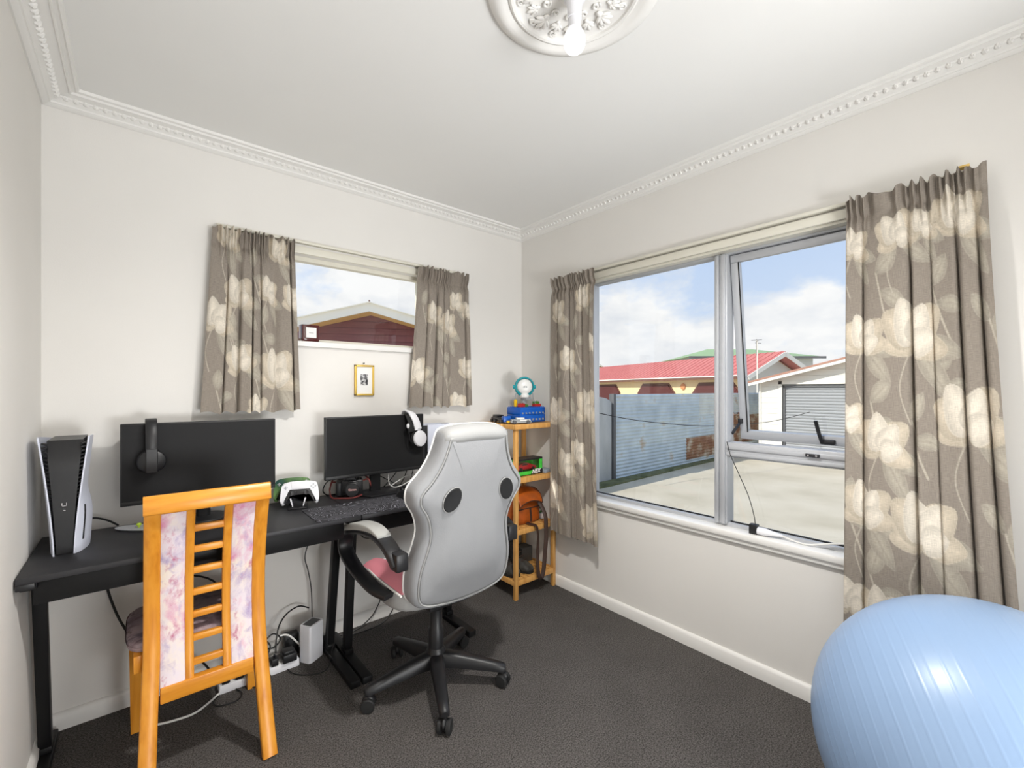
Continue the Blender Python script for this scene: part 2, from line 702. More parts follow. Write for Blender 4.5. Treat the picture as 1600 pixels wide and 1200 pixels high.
M_glass = glass_material('window_glass', (0.985, 0.99, 0.99, 1), 0.035)
M_clear = glass_material('clear_plastic', (0.97, 0.97, 0.97, 1), 0.08)


def ball_material():
    m = bpy.data.materials.new('pale_blue_ball_vinyl')
    m.use_nodes = True
    p = m.node_tree.nodes['Principled BSDF']
    p.inputs['Base Color'].default_value = srgb(138, 163, 196)
    p.inputs['Roughness'].default_value = 0.34
    p.inputs['Specular IOR Level'].default_value = 0.45
    p.inputs['Subsurface Weight'].default_value = 0.0
    return m


M_ball = ball_material()

# ================================================================== THE ROOM
RX0, RX1, RY0, RY1, H = -2.396, 0.0, -3.16, 0.0, 2.40
T = 0.13
GZ = -0.60
SW = (-1.84, -0.78, 1.530, 1.976)       # small window opening x0,x1,z0,z1 in back wall
BW = (-2.28, -0.600, 0.590, 1.960)      # big window opening y0,y1,z0,z1 in right wall

o = MB().box(RX0, RX1, RY0, RY1, -0.08, 0.0).build('floor', M_carpet, origin=(0, 0, 0))
tag(o, 'dark charcoal grey carpet covering the whole floor', 'floor', kind='structure')
o = MB().box(RX0 - T, RX1 + T, RY0 - T, RY1 + T, H, H + 0.12).build('ceiling', M_ceil, origin=(0, 0, H))
tag(o, 'plain off-white painted ceiling', 'ceiling', kind='structure')
b = MB()
b.box(RX0 - T, SW[0], 0, T, GZ, H).box(SW[1], RX1 + T, 0, T, GZ, H).box(SW[0], SW[1], 0, T, GZ, SW[2]).box(SW[0], SW[1], 0, T, SW[3], H)
tag(b.build('wall_back', M_wall, origin=(0, 0, 0)), 'warm white back wall with the small high window', 'wall', kind='structure')
b = MB()
b.box(0, T, BW[1], 0, GZ, H).box(0, T, RY0 - T, BW[0], GZ, H).box(0, T, BW[0], BW[1], GZ, BW[2]).box(0, T, BW[0], BW[1], BW[3], H)
tag(b.build('wall_right', M_wall, origin=(0, 0, 0)), 'warm white right wall with the large window', 'wall', kind='structure')
tag(MB().box(RX0 - T, RX0, RY0 - T, 0, GZ, H).build('wall_left', M_wall, origin=(0, 0, 0)), 'plain warm white wall at the left edge', 'wall', kind='structure')
DX0, DX1, DZ = -1.85, -0.65, 2.05         # opening added behind the viewpoint to let the extra lamp light in
b = MB().box(RX0, DX0, RY0 - T, RY0, GZ, H).box(DX1, RX1, RY0 - T, RY0, GZ, H).box(DX0, DX1, RY0 - T, RY0, DZ, H).box(DX0, DX1, RY0 - T, RY0, GZ, -0.08)
tag(b.build('wall_front', M_wall, origin=(0, 0, 0)), 'warm white wall behind the viewpoint with an opening added to let light in', 'wall', kind='structure')
b = MB().box(RX0 - T, RX0, -5.2, RY0 - T, GZ, H).box(RX1, RX1 + T, -5.2, RY0 - T, GZ, H).box(RX0 - T, RX1 + T, -5.33, -5.2, GZ, H).box(RX0 - T, RX1 + T, -5.33, RY0 - T, H, H + 0.12)  # unseen room, added to hold the extra lamp
tag(b.build('wall_fill_room', M_wall, origin=(0, 0, 0)), 'white walls of an unseen room added around the extra lamp', 'wall', kind='structure')
tag(MB().box(RX0, RX1, -5.2, RY0, -0.08, 0.0).build('floor_fill_room', M_carpet, origin=(0, 0, 0)), 'charcoal carpet of the unseen room added around the extra lamp', 'floor', kind='structure')  # floor of the same added room

# skirting boards
BBP = [(0, 0), (0.016, 0), (0.016, 0.052), (0.010, 0.062), (0.004, 0.066), (0, 0.066)]


def skirting(name, p0, p1, inward, label):
    b = MB()
    d = (Vector(p1) - Vector(p0))
    M = frame_M(p0, inward, (0, 0, 1))
    if M.to_3x3().col[2].dot(d) < 0:
        M = frame_M(p1, inward, (0, 0, 1))
    b.prism(BBP, M, d.length)
    tag(b.build(name, M_trimw, origin=(0, 0, 0)), label, 'skirting board', kind='structure')


skirting('baseboard_back', (RX0, 0, 0), (RX1, 0, 0), (0, -1, 0), 'white skirting board along the back wall under the desks')
skirting('baseboard_right', (0, RY0, 0), (0, RY1, 0), (-1, 0, 0), 'white skirting board along the right wall under the window')
skirting('baseboard_left', (RX0, RY0, 0), (RX0, RY1, 0), (1, 0, 0), 'white skirting board along the left wall')

# cornice: moulded profile with a row of small leaf beads
CP = [(0.0, 0.0), (0.0, -0.046), (0.006, -0.048), (0.016, -0.045), (0.022, -0.040), (0.026, -0.040), (0.028, -0.034), (0.046, -0.022),
      (0.050, -0.022), (0.054, -0.017), (0.072, -0.013), (0.080, -0.012), (0.081, -0.016), (0.085, -0.016), (0.088, -0.008), (0.096, -0.008), (0.101, -0.012), (0.108, -0.010), (0.110, -0.001), (0.110, 0.0)]
bead_b = MB()
bead_b.ell((0, 0, 0), (0.0105, 0.0085, 0.012), 8, 6)
bead_b.ell((0.008, 0.004, -0.003), (0.004, 0.005, 0.007), 6, 5)
bead_src = bead_b.build('bead', M_plaster)
BEAD = bead_src.data
col.objects.unlink(bead_src)
bpy.data.objects.remove(bead_src)


def cornice(name, p0, p1, inward, label, beads=True):
    p0, p1 = Vector(p0), Vector(p1)
    inward = Vector(inward)
    along = (p1 - p0).normalized()
    L = (p1 - p0).length
    b = MB()
    rings = []
    for s_, base in ((0, p0), (1, p1)):
        ring = []
        for q in CP:
            # mitre at both ends
            a = q[0] if s_ == 0 else -q[0]
            ring.append(base + inward * q[0] + along * a + Vector((0, 0, q[1])))
        rings.append(ring)
    b.loft(rings)
    c = b.build(name, M_plaster, origin=p0, angle=25)
    tag(c, label, 'cornice', kind='structure')
    if beads:
        n = int((L - 0.06) / 0.0275)
        tilt = Matrix.Rotation(0.6, 4, 'Y')
        R3 = Matrix((inward, Vector((0, 0, 1)).cross(inward), Vector((0, 0, 1)))).transposed().to_4x4()
        for i in range(n):
            pos = inward * 0.039 + along * (0.04 + 0.0275 * i) + Vector((0, 0, -0.029))
            instance('bead', BEAD, c, Matrix.Translation(pos) @ R3 @ tilt)
    return c


cornice('trim_1', (RX0, 0, H), (RX1, 0, H), (0, -1, 0), 'white beaded plaster cornice along the top of the back wall')
cornice('trim_2', (RX1, 0, H), (RX1, RY0, H), (-1, 0, 0), 'white beaded plaster cornice above the large window')
cornice('trim_3', (RX0, RY0, H), (RX0, 0, H), (1, 0, 0), 'white beaded plaster cornice along the top of the left wall')

# ------------------------------------------------------------------ small window
w1 = thing('window_1', 'small fixed window high in the back wall between short curtains', 'window', (-1.19, 0.07, SW[2]), kind='structure')
b = MB()
FW = 0.022
b.box(SW[0], SW[1], 0.05, 0.095, SW[3] - FW, SW[3]).box(SW[0], SW[1], 0.05, 0.095, SW[2], SW[2] + FW)
b.box(SW[0], SW[0] + FW, 0.05, 0.095, SW[2] + FW, SW[3] - FW).box(SW[1] - FW, SW[1], 0.05, 0.095, SW[2] + FW, SW[3] - FW)
b.build('window_frame', M_cream, w1)
MB().box(SW[0] + FW, SW[1] - FW, 0.070, 0.074, SW[2] + FW, SW[3] - FW).build('pane', M_glass, w1)
b = MB().box(SW[0], SW[1] + 0.03, -0.022, 0.05, SW[2] - 0.024, SW[2] + 0.004, 0.004)
b.build('window_sill', M_trimw, w1)
b = MB().box(SW[0], SW[1] + 0.05, -0.016, 0.0, SW[3] - 0.002, SW[3] + 0.034, 0.003)
b.build('architrave', M_cream, w1)

# ------------------------------------------------------------------ large window
w2 = thing('window_2', 'large aluminium window in the right wall with one sash propped open', 'window', (0.07, -1.48, BW[2]), kind='structure')
y0, y1, z0, z1 = BW
fx0, fx1 = 0.045, 0.10
sill_z = 0.632
b = MB()
b.box(fx0, fx1, y0, y1, z1 - 0.022, z1, 0.002).box(fx0, fx1, y0, y1, z0, sill_z + 0.016, 0.002)
b.box(fx0, fx1, y1 - 0.026, y1, sill_z, z1, 0.002).box(fx0, fx1, y0, y0 + 0.026, sill_z, z1, 0.002)
b.build('window_frame', M_alu, w2)
b = MB()
b.box(0.035, 0.11, -1.445, -1.383, sill_z + 0.012, z1 - 0.02, 0.003)
b.box(0.026, 0.036, -1.438, -1.418, sill_z + 0.012, z1 - 0.02, 0.002)
b.box(0.026, 0.036, -1.408, -1.392, sill_z + 0.012, z1 - 0.02, 0.002)
b.build('mullion', M_alu, w2)
b = MB()
b.box(0.035, 0.11, y0 + 0.026, -1.445, 0.966, 1.036, 0.003)
b.box(0.024, 0.036, y0 + 0.026, -1.445, 0.974, 0.990, 0.002)
b.box(0.028, 0.036, y0 + 0.026, -1.445, 1.004, 1.022, 0.002)
b.build('transom', M_alu, w2)
MB().box(0.070, 0.075, -1.385, y1 - 0.02, sill_z + 0.012, z1 - 0.02).build('pane', M_glass, w2)
MB().box(0.070, 0.075, y0 + 0.02, -1.44, sill_z + 0.012, 0.968).build('pane', M_glass, w2)
b = MB()
b.box(0.068, 0.078, -1.385, y1 - 0.024, sill_z + 0.013, sill_z + 0.021)
b.box(0.068, 0.078, y0 + 0.02, -1.447, sill_z + 0.013, sill_z + 0.021)
b.build('glazing_gasket', M_blackrub, w2)
b = MB()
b.box(-0.030, 0.05, y0 - 0.01, y1 + 0.03, sill_z - 0.030, sill_z, 0.006)
b.box(-0.018, 0.0, y0, y1 + 0.02, sill_z - 0.052, sill_z - 0.030, 0.003)
b.build('window_sill', M_trimw, w2)
b = MB()
b.box(-0.018, 0.0, y0, y1 + 0.05, z1 - 0.002, z1 + 0.036, 0.003)
b.box(0.0, 0.046, y0, y1, z1 - 0.012, z1)
b.build('architrave', M_cream, w2)
# opening awning sash, hinged at its top
hinge = Vector((0.075, 0, z1 - 0.022))
Rt = Matrix.Translation(hinge) @ Matrix.Rotation(-math.atan2(0.120, 0.90), 4, 'Y') @ Matrix.Translation(-hinge)
sy0, sy1, sz0, sz1 = y0 + 0.03, -1.449, 1.038, z1 - 0.024
b = MB()
fw = 0.036
b.box(0.058, 0.094, sy0, sy1, sz1 - fw, sz1, 0.003, M=Rt)
b.box(0.058, 0.094, sy0, sy1, sz0, sz0 + fw + 0.006, 0.003, M=Rt)
b.box(0.058, 0.094, sy1 - fw, sy1, sz0 + fw, sz1 - fw, 0.003, M=Rt)
b.box(0.058, 0.094, sy0, sy0 + fw, sz0 + fw, sz1 - fw, 0.003, M=Rt)
sash = b.build('sash', M_alu, w2)
b = MB()
b.box(0.074, 0.078, sy0 + fw - 0.005, sy1 - fw + 0.005, sz0 + fw, sz1 - fw, M=Rt)
b.build('pane', M_glass, sash)
b = MB()
b.box(0.055, 0.058, sy1 - fw - 0.003, sy1 - fw + 0.002, sz0 + fw, sz1 - fw, M=Rt)
b.build('sash_gasket', M_blackrub, sash)
b = MB()
hx = 0.040
b.box(hx, hx + 0.02, -1.845, -1.790, sz0 + 0.008, sz0 + 0.028, 0.004, M=Rt)
b.strap([Rt @ Vector((hx, -1.798, sz0 + 0.02)), Rt @ Vector((hx - 0.012, -1.792, sz0 + 0.06)), Rt @ Vector((hx - 0.020, -1.784, sz0 + 0.115))], (0, 1, 0), 0.014, 0.009, smooth=4)
b.build('window_handle', M_black, sash)
b = MB().box(0.018, 0.030, -1.825, -1.775, 1.006, 1.020, 0.002)
keep = b.build('handle_keeper', M_gun, w2)
MB().cyl((0.016, -1.815, 1.013), (0.019, -1.815, 1.013), 0.004, n=10).cyl((0.016, -1.785, 1.013), (0.019, -1.785, 1.013), 0.004, n=10).build('screw', M_steel, keep)
b = MB()
b.strap([(0.085, -1.447, 1.075), (0.13, -1.452, 1.105), (0.165, -1.456, 1.13)], (0, 1, 0), 0.010, 0.012)
b.box(0.150, 0.185, -1.466, -1.446, 1.12, 1.145, 0.003)
b.build('window_stay', M_gun, w2)

# curtain tracks
o = MB().box(-1.85, -0.53, -0.030, 0.0, 2.022, 2.036, 0.003).build('curtain_track', M_cream)
tag(o, 'thin cream curtain track above the small window', 'curtain track')
o = MB().box(-0.030, 0.0, -2.26, -0.40, 2.004, 2.018, 0.003).build('curtain_track', M_cream)
tag(o, 'long cream curtain track above the large window', 'curtain track')

# ================================================================== OUTSIDE
M_conc = ramp_mat('sunlit_concrete', [(0.3, (184, 173, 150)), (0.5, (198, 187, 165)), (0.75, (208, 198, 178))], 0.9, rough=0.9, detail=9)
M_grass = ramp_mat('mossy_verge', [(0.3, (78, 84, 52)), (0.7, (118, 120, 84))], 6, rough=1.0)
M_conc_panel = ramp_mat('grey_concrete_panel', [(0.3, (165, 168, 168)), (0.7, (195, 198, 198))], 3, (1, 1, 0.3), rough=0.9)
M_redroof = ramp_mat('faded_red_roof_iron', [(0.3, (190, 104, 98)), (0.7, (200, 120, 112))], 3.0, (1, 1, 0.6), rough=0.6)
M_housewall = mat('cream_yellow_wall', (234, 214, 168), 0.8, var=0.03)
M_maroon = mat('maroon_shutter', (96, 46, 44), 0.6)
M_maroon_b = ramp_mat('plum_boards', [(0.3, (122, 78, 84)), (0.7, (138, 90, 96))], 5, (0.3, 0.3, 4), rough=0.7)
M_barge = mat('cream_barge_board', (246, 243, 232), 0.6)
M_soffit = mat('ochre_soffit', (226, 186, 118), 0.7)
M_garage = mat('white_weatherboard', (240, 238, 228), 0.6)
M_brownroof = mat('faded_brown_roof', (176, 128, 108), 0.6, var=0.06, vscale=3)
M_shutter_grey = mat('grey_roller_door', (150, 153, 156), 0.5)
M_dkgrey = mat('dark_grey_trim', (92, 94, 96), 0.6)
M_greenroof = mat('sage_green_roof', (150, 176, 128), 0.7, var=0.05)
M_farwall = mat('pale_grey_wall', (205, 208, 206), 0.8)
M_fascia = mat('brown_fascia', (110, 74, 60), 0.6)
M_leafyel = ramp_mat('olive_foliage', [(0.3, (104, 112, 60)), (0.7, (150, 150, 88))], 8, rough=0.9)


def iron_material(name, base, rust):
    m = bpy.data.materials.new(name)
    m.use_nodes = True
    n, l = m.node_tree.nodes, m.node_tree.links
    p = n['Principled BSDF']
    p.inputs['Roughness'].default_value = 0.6
    p.inputs['Metallic'].default_value = 0.15
    tc = n.new('ShaderNodeTexCoord')
    z = n.new('ShaderNodeTexNoise')
    z.inputs['Scale'].default_value = 2.3
    z.inputs['Detail'].default_value = 8
    l.new(tc.outputs['Object'], z.inputs['Vector'])
    r = n.new('ShaderNodeValToRGB')
    r.color_ramp.elements[0].position = 0.3
    r.color_ramp.elements[0].color = srgb(*base)
    r.color_ramp.elements[1].position = 0.62
    r.color_ramp.elements[1].color = srgb(base[0] + 22, base[1] + 22, base[2] + 20)
    e = r.color_ramp.elements.new(0.74)
    e.color = srgb(186, 172, 154)
    l.new(z.outputs['Fac'], r.inputs[0])
    l.new(r.outputs[0], p.inputs['Base Color'])
    return m


M_iron = [iron_material('weathered_galvanised_iron_%d' % i, c, 0.1) for i, c in enumerate(((176, 190, 200), (184, 196, 202), (190, 197, 197)))]
M_rust = ramp_mat('rusted_iron', [(0.3, (126, 84, 62)), (0.5, (150, 112, 84)), (0.65, (196, 186, 168))], 3, rough=0.9)

o = MB().box(-40, 70, -60, 90, GZ - 0.1, GZ).build('ground_outside', M_conc, origin=(0, 0, GZ))
tag(o, 'pale sunlit concrete yard outside the windows', 'ground', kind='structure')
b = MB()
b.prism([(2.0, 2.95), (5.0, 2.93), (8.0, 3.02), (13.0, 3.08), (13.0, 3.24), (2.0, 3.24)], Matrix.Translation((0, 0, GZ)), 0.03)
tag(b.build('grass_verge', M_grass), 'mossy green verge at the foot of the iron fence', 'grass', kind='stuff')

# concrete panel fence with swept top
b = MB()
poly = [(2.0, GZ - 0.02), (5.48, GZ - 0.02), (5.48, 1.02), (5.43, 1.06), (5.3, 1.11), (5.1, 1.14), (4.9, 1.15), (4.5, 1.15), (2.0, 1.15)]
b.prism(poly, frame_M((0, 3.40, 0), (1, 0, 0), (0, 0, 1)), 0.08, 0.006)
tag(b.build('concrete_fence', M_conc_panel), 'grey concrete fence panel with a swept top at the end of the iron fence', 'fence')

# corrugated iron fence: horizontal corrugated sheets on posts
fence = thing('iron_fence', 'weathered corrugated iron fence of horizontal sheets across the yard', 'fence', (9.0, 3.35, GZ))


def sheet(x0, x1, z0, z1, y, m):
    b = MB()
    pitch = 0.076
    n = max(4, int((z1 - z0) / pitch * 6))
    prof = []
    for i in range(n + 1):
        z = z0 + (z1 - z0) * i / n
        prof.append((y - 0.011 * math.cos(2 * PI * (z - GZ) / pitch), z))
    r0 = [(x0, p[0], p[1]) for p in prof] + [(x0, p[0] + 0.004, p[1]) for p in prof[::-1]]
    r1 = [(x1, p[0], p[1]) for p in prof] + [(x1, p[0] + 0.004, p[1]) for p in prof[::-1]]
    b.loft([r0, r1])
    return b.build('corrugated_sheet', m, fence, angle=80)


sheet(5.60, 9.3, 0.56, 1.19, 3.300, M_iron[0])
sheet(9.22, 12.0, 0.62, 1.19, 3.296, M_iron[2])
sheet(11.9, 15.5, 0.52, 1.19, 3.304, M_iron[1])
sheet(5.60, 8.65, 0.02, 0.62, 3.304, M_iron[1])
sheet(8.58, 11.2, 0.00, 0.66, 3.310, M_iron[0])
sheet(11.1, 15.5, -0.30, 0.56, 3.312, M_rust)
sheet(5.60, 8.60, GZ, 0.06, 3.308, M_iron[0])
sheet(8.55, 10.9, GZ + 0.10, 0.05, 3.300, M_rust)
sheet(8.50, 15.5, GZ, GZ + 0.32, 3.314, M_iron[1])
MB().box(5.50, 5.585, 3.28, 3.40, GZ - 0.02, 1.20, 0.004).build('end_post', M_dkgrey, fence)
for px_ in (7.6, 9.6, 11.6, 13.6):
    MB().box(px_, px_ + 0.09, 3.335, 3.42, GZ - 0.02, 1.12).build('fence_post', M_dkgrey, fence)
MB().box(5.6, 15.5, 3.335, 3.39, 0.95, 1.02).build('fence_rail', M_dkgrey, fence)

# garage
gar = thing('garage', 'white weatherboard garage with brown roof and grey roller door', 'garage', (13.5, -0.3, GZ))
gx = 11.5
yl, yr, yc = 2.61, -3.21, -0.3
ez, rz_ = 1.52, 2.26
b = MB()
b.prism([(yl, GZ - 0.02), (yl, ez), (yc, rz_), (yr, ez), (yr, GZ - 0.02), (-0.85, GZ - 0.02), (-0.85, 1.44), (2.08, 1.44), (2.08, GZ - 0.02)], frame_M((gx, 0, 0), (0, 1, 0), (0, 0, 1)), 0.12)
b.box(gx + 0.12, gx + 5, yl - 0.1, yl, GZ - 0.02, ez).box(gx + 0.12, gx + 5, yr, yr + 0.1, GZ - 0.02, ez)
b.build('wall', M_garage, gar)
b = MB()
k = 0
z = GZ + 0.02
while z < ez - 0.02:
    b.box(gx - 0.018, gx + 0.005, 2.16, yl, z, z + 0.142)
    z += 0.15
while z < rz_ - 0.1:
    yy = yl - (z + 0.13 - ez) / (rz_ - ez) * (yl - yc)
    b.box(gx - 0.018, gx + 0.005, 2 * yc - yy, yy, z, z + 0.142)
    z += 0.15
wb = b.build('weatherboards', M_garage, gar)
wb['kind'] = 'stuff'
MB().box(gx - 0.03, gx + 0.04, 2.08, 2.17, GZ - 0.02, 1.52).box(gx - 0.03, gx + 0.04, -0.95, -0.85, GZ - 0.02, 1.52).box(gx - 0.03, gx + 0.04, -0.95, 2.17, 1.44, 1.52).build('door_frame', M_barge, gar)
b = MB()
prof = []
n = 26
z0_, z1_ = GZ, 1.44
N = n * 8
for i in range(N + 1):
    z = z0_ + (z1_ - z0_) * i / N
    prof.append((gx + 0.07 - 0.016 * abs(math.sin(PI * n * i / N)) ** 0.6, z))
b.loft([[(p[0], 2.08, p[1]) for p in prof], [(p[0], -0.85, p[1]) for p in prof]], closed=False, cap0=False, cap1=False)
b.build('roller_door', M_shutter_grey, gar, angle=60)
MB().box(gx + 0.02, gx + 0.1, -0.85, 2.08, 1.36, 1.44).box(gx + 0.02, gx + 0.1, 2.02, 2.08, GZ, 1.4).build('roller_housing', M_dkgrey, gar)
b = MB()
ov = 0.30
sl = (rz_ - ez) / (yl - yc)
for sgn in (1, -1):
    ya, yb = yc, yc + sgn * (yl - yc + 0.27)
    za, zb = rz_ + 0.02, rz_ + 0.02 - sl * (yl - yc + 0.27)
    b.loft([[(gx - ov, ya, za), (gx - ov, yb, zb), (gx - ov, yb, zb + 0.05), (gx - ov, ya, za + 0.05)], [(gx + 5.2, ya, za), (gx + 5.2, yb, zb), (gx + 5.2, yb, zb + 0.05), (gx + 5.2, ya, za + 0.05)]])
b.build('roof', M_brownroof, gar)
b = MB()
for sgn in (1, -1):
    ya, yb = yc, yc + sgn * (yl - yc + 0.25)
    za, zb = rz_ + 0.02, rz_ + 0.02 - sl * (yl - yc + 0.25)
    b.loft([[(gx - ov + 0.01, ya, za - 0.08), (gx - ov + 0.01, yb, zb - 0.08), (gx - ov + 0.01, yb, zb), (gx - ov + 0.01, ya, za)], [(gx - ov + 0.04, ya, za - 0.08), (gx - ov + 0.04, yb, zb - 0.08), (gx - ov + 0.04, yb, zb), (gx - ov + 0.04, ya, za)]])
b.build('barge_board', M_barge, gar)
MB().cyl((gx - 0.03, yl + 0.03, GZ), (gx - 0.03, yl + 0.03, ez - 0.02), 0.035, n=10).build('downpipe', M_barge, gar)

# red-roofed house (eave runs away obliquely), gable end towards the garage
hA = Vector((19.1, 6.1, 0))
hd = Vector((4.2, 11.9, 0)).normalized()
hp = Vector((hd.y, -hd.x, 0))
house = thing('red_roof_house', 'low cream house with long faded red roof behind the iron fence', 'house', (21.5, 12, GZ))
he, hr, hw, hl = 1.90, 3.06, 2.37, 24.0
hb = -1.0


def HP(a, p, z):
    v = hA + hd * a + hp * p
    return Vector((v.x, v.y, z))


b = MB()
wz = he - 0.05
b.loft([[HP(0.55, 0.4, GZ - 0.02), HP(0.55, 2 * hw - 0.4, GZ - 0.02), HP(0.55, 2 * hw - 0.4, wz + 0.15), HP(0.55, hw, hr - 0.12), HP(0.55, 0.4, wz + 0.15)],
        [HP(hl, 0.4, GZ - 0.02), HP(hl, 2 * hw - 0.4, GZ - 0.02), HP(hl, 2 * hw - 0.4, wz + 0.15), HP(hl, hw, hr - 0.12), HP(hl, 0.4, wz + 0.15)]])
b.build('wall', M_housewall, house)
b = MB()
for q in (0, 2 * hw):
    b.loft([[HP(-0.15, hw, hr), HP(-0.15, q, he), HP(-0.15, q, he + 0.06), HP(-0.15, hw, hr + 0.06)], [HP(hl + .3, hw, hr), HP(hl + .3, q, he), HP(hl + .3, q, he + 0.06), HP(hl + .3, hw, hr + 0.06)]])
rf = b.build('roof', M_redroof, house)
b = MB()
a_ = 0.0
while a_ < hl:
    b.beam(HP(a_, hw, hr + 0.065), HP(a_, 0, he + 0.065), 0.04, 0.03)
    a_ += 0.38
rb = b.build('roof_ribs', M_redroof, rf)
rb['kind'] = 'stuff'
b = MB()
b.beam(HP(-0.15, -0.03, he - 0.02), HP(hl + .3, -0.03, he - 0.02), 0.10, 0.16)
b.build('gutter', M_fascia, house)
b = MB()
b.beam(HP(-0.15, -0.09, he + 0.05), HP(hl + .3, -0.09, he + 0.05), 0.06, 0.05)
b.build('gutter_lip', M_barge, house)
b = MB()
for q in (0, 2 * hw):
    b.beam(HP(-0.17, hw, hr - 0.07), HP(-0.17, q, he - 0.07), 0.05, 0.20)
b.build('barge_board', M_barge, house)
b = MB()
b.loft([[HP(0.0, hw, hr - 0.02), HP(0.0, 0, he - 0.02), HP(0.0, 0, he - 0.03), HP(0.0, hw, hr - 0.06)], [HP(0.54, hw, hr - 0.02), HP(0.54, 0, he - 0.02), HP(0.54, 0, he - 0.03), HP(0.54, hw, hr - 0.06)]])
b.build('soffit', M_barge, house)
b = MB()
b.loft([[HP(0.545, 0.42, GZ), HP(0.545, 2 * hw - 0.42, GZ), HP(0.545, 2 * hw - 0.42, wz + 0.1), HP(0.545, hw, hr - 0.2), HP(0.545, 0.42, wz + 0.1)],
        [HP(0.50, 0.42, GZ), HP(0.50, 2 * hw - 0.42, GZ), HP(0.50, 2 * hw - 0.42, wz + 0.1), HP(0.50, hw, hr - 0.2), HP(0.50, 0.42, wz + 0.1)]])
b.build('gable_cladding', M_farwall, house)


def oct_window(a0, a1, zt):
    c = min(0.45, (a1 - a0) * 0.28)
    zb = 0.2
    Mx = frame_M(HP(0, 0.385, 0), hd, (0, 0, 1))
    fr = MB()
    def P2(g):
        return [(a0 - g, zb - g), (a1 + g, zb - g), (a1 + g, zt - c), (a1 - c + g * .4, zt + g), (a0 + c - g * .4, zt + g), (a0 - g, zt - c)]
    fr.prism(P2(0.12), Mx, 0.04)
    f = fr.build('window_frame', M_fascia, house)
    sh = MB()
    Mx2 = frame_M(HP(0, 0.33, 0), hd, (0, 0, 1))
    sh.prism(P2(0.0), Mx2, 0.06)
    s_ = sh.build('shutter', M_maroon, f)
    sl_ = MB()
    z = zb + 0.05
    while z < zt - 0.05:
        ins = max(0, (z - (zt - c)))
        sl_.beam(HP(a0 + 0.05 + ins, 0.32, z), HP(a1 - 0.05 - ins, 0.32, z), 0.03, 0.05)
        z += 0.10
    x = sl_.build('shutter_slats', M_maroon, f)
    x['kind'] = 'stuff'


oct_window(0.6, 3.6, 1.55)
oct_window(5.1, 8.3, 1.55)
oct_window(10.4, 14.4, 1.55)
b = MB().cyl(HP(4.35, 0.40, 1.46), HP(4.35, 0.33, 1.46), 0.17, n=20)
b.build('terracotta_disc', mat('terracotta', (206, 140, 90), 0.8), house)
b = MB()
b.cyl(HP(1.2, hw * 0.9, hr - 0.1), HP(1.2, hw * 0.9, hr + 0.75), 0.025, n=6).cyl(HP(0.9, hw * 0.9, hr + 0.7), HP(1.5, hw * 0.9, hr + 0.74), 0.015, n=6).cyl(HP(1.1, hw * 0.9 - .2, hr + 0.55), HP(1.1, hw * 0.9 + .2, hr + 0.55), 0.012, n=6)
tag(b.build('roof_antenna', M_gun), 'dark television antenna on the red roof ridge', 'antenna')
o = MB().cyl((17.55, 5.0, GZ), (17.55, 5.0, 3.35), 0.020, n=8).box(17.45, 17.65, 4.985, 5.015, 3.32, 3.35).build('white_pole', M_barge)
tag(o, 'thin white pole standing before the red-roofed gable', 'pole')

# green-roofed house far behind
gh = thing('green_roof_house', 'pale house with a sage green hipped roof far behind the red roof', 'house', (40, 12, GZ))
cpos = Vector((-2.128, -2.393, 0))
FD = Vector((math.sin(math.radians(40.4)), math.cos(math.radians(40.4)), 0))
RD = Vector((FD.y, -FD.x, 0))


def far(lat, dep, z):
    v = cpos + FD * dep + RD * lat
    return Vector((v.x, v.y, z))


dd = 36.0
L0, L1 = 14.2, 25.2
ez2, rz2 = 3.95, 4.85
b = MB().loft([[far(L0 + .5, dd, GZ), far(L1 - .7, dd, GZ), far(L1 - .7, dd + 6, GZ), far(L0 + .5, dd + 6, GZ)], [far(L0 + .5, dd, ez2), far(L1 - .7, dd, ez2), far(L1 - .7, dd + 6, ez2), far(L0 + .5, dd + 6, ez2)]])
b.build('wall', M_farwall, gh)
b = MB()
bm = b.bm
vv = [bm.verts.new(p) for p in (far(L0, dd - .5, ez2), far(L1, dd - .5, ez2), far(L1, dd + 6.5, ez2), far(L0, dd + 6.5, ez2), far(L0 + 3, dd + 3, rz2), far(L1 - 4, dd + 3, rz2))]
for f_ in ((0, 1, 5, 4), (1, 2, 5), (2, 3, 4, 5), (3, 0, 4), (0, 3, 2, 1)):
    bm.faces.new([vv[i] for i in f_])
b.build('roof', M_greenroof, gh)
b = MB().beam(far(L0, dd - .52, ez2 - 0.05), far(L1, dd - .52, ez2 - 0.05), 0.08, 0.18)
b.build('gutter', M_dkgrey, gh)

# rounded tree beyond the red roof
tree = thing('garden_tree', 'olive green tree top showing above the red roof beside the curtain', 'tree', far(7.0, 38, GZ))
b = MB()
rnd = random.Random(3)
for i in range(420):
    th, ph = rnd.random() * 2 * PI, rnd.random() * PI
    r = 2.0 * (0.6 + 0.4 * rnd.random())
    c = far(7.0, 38, 1.6) + Vector((math.cos(th) * math.sin(ph) * r, math.sin(th) * math.sin(ph) * r, math.cos(ph) * r))
    q = Euler((rnd.random() * 6, rnd.random() * 6, rnd.random() * 6)).to_matrix().to_4x4()
    b.box(-0.16, 0.16, -0.10, 0.10, -0.01, 0.01, M=Matrix.Translation(c) @ q)
cr = b.build('crown', M_leafyel, tree, flat=True)
MB().cyl(far(7.0, 38, GZ), far(7.0, 38, 2.0), 0.22, 0.1, n=8).build('trunk', M_fascia, tree)

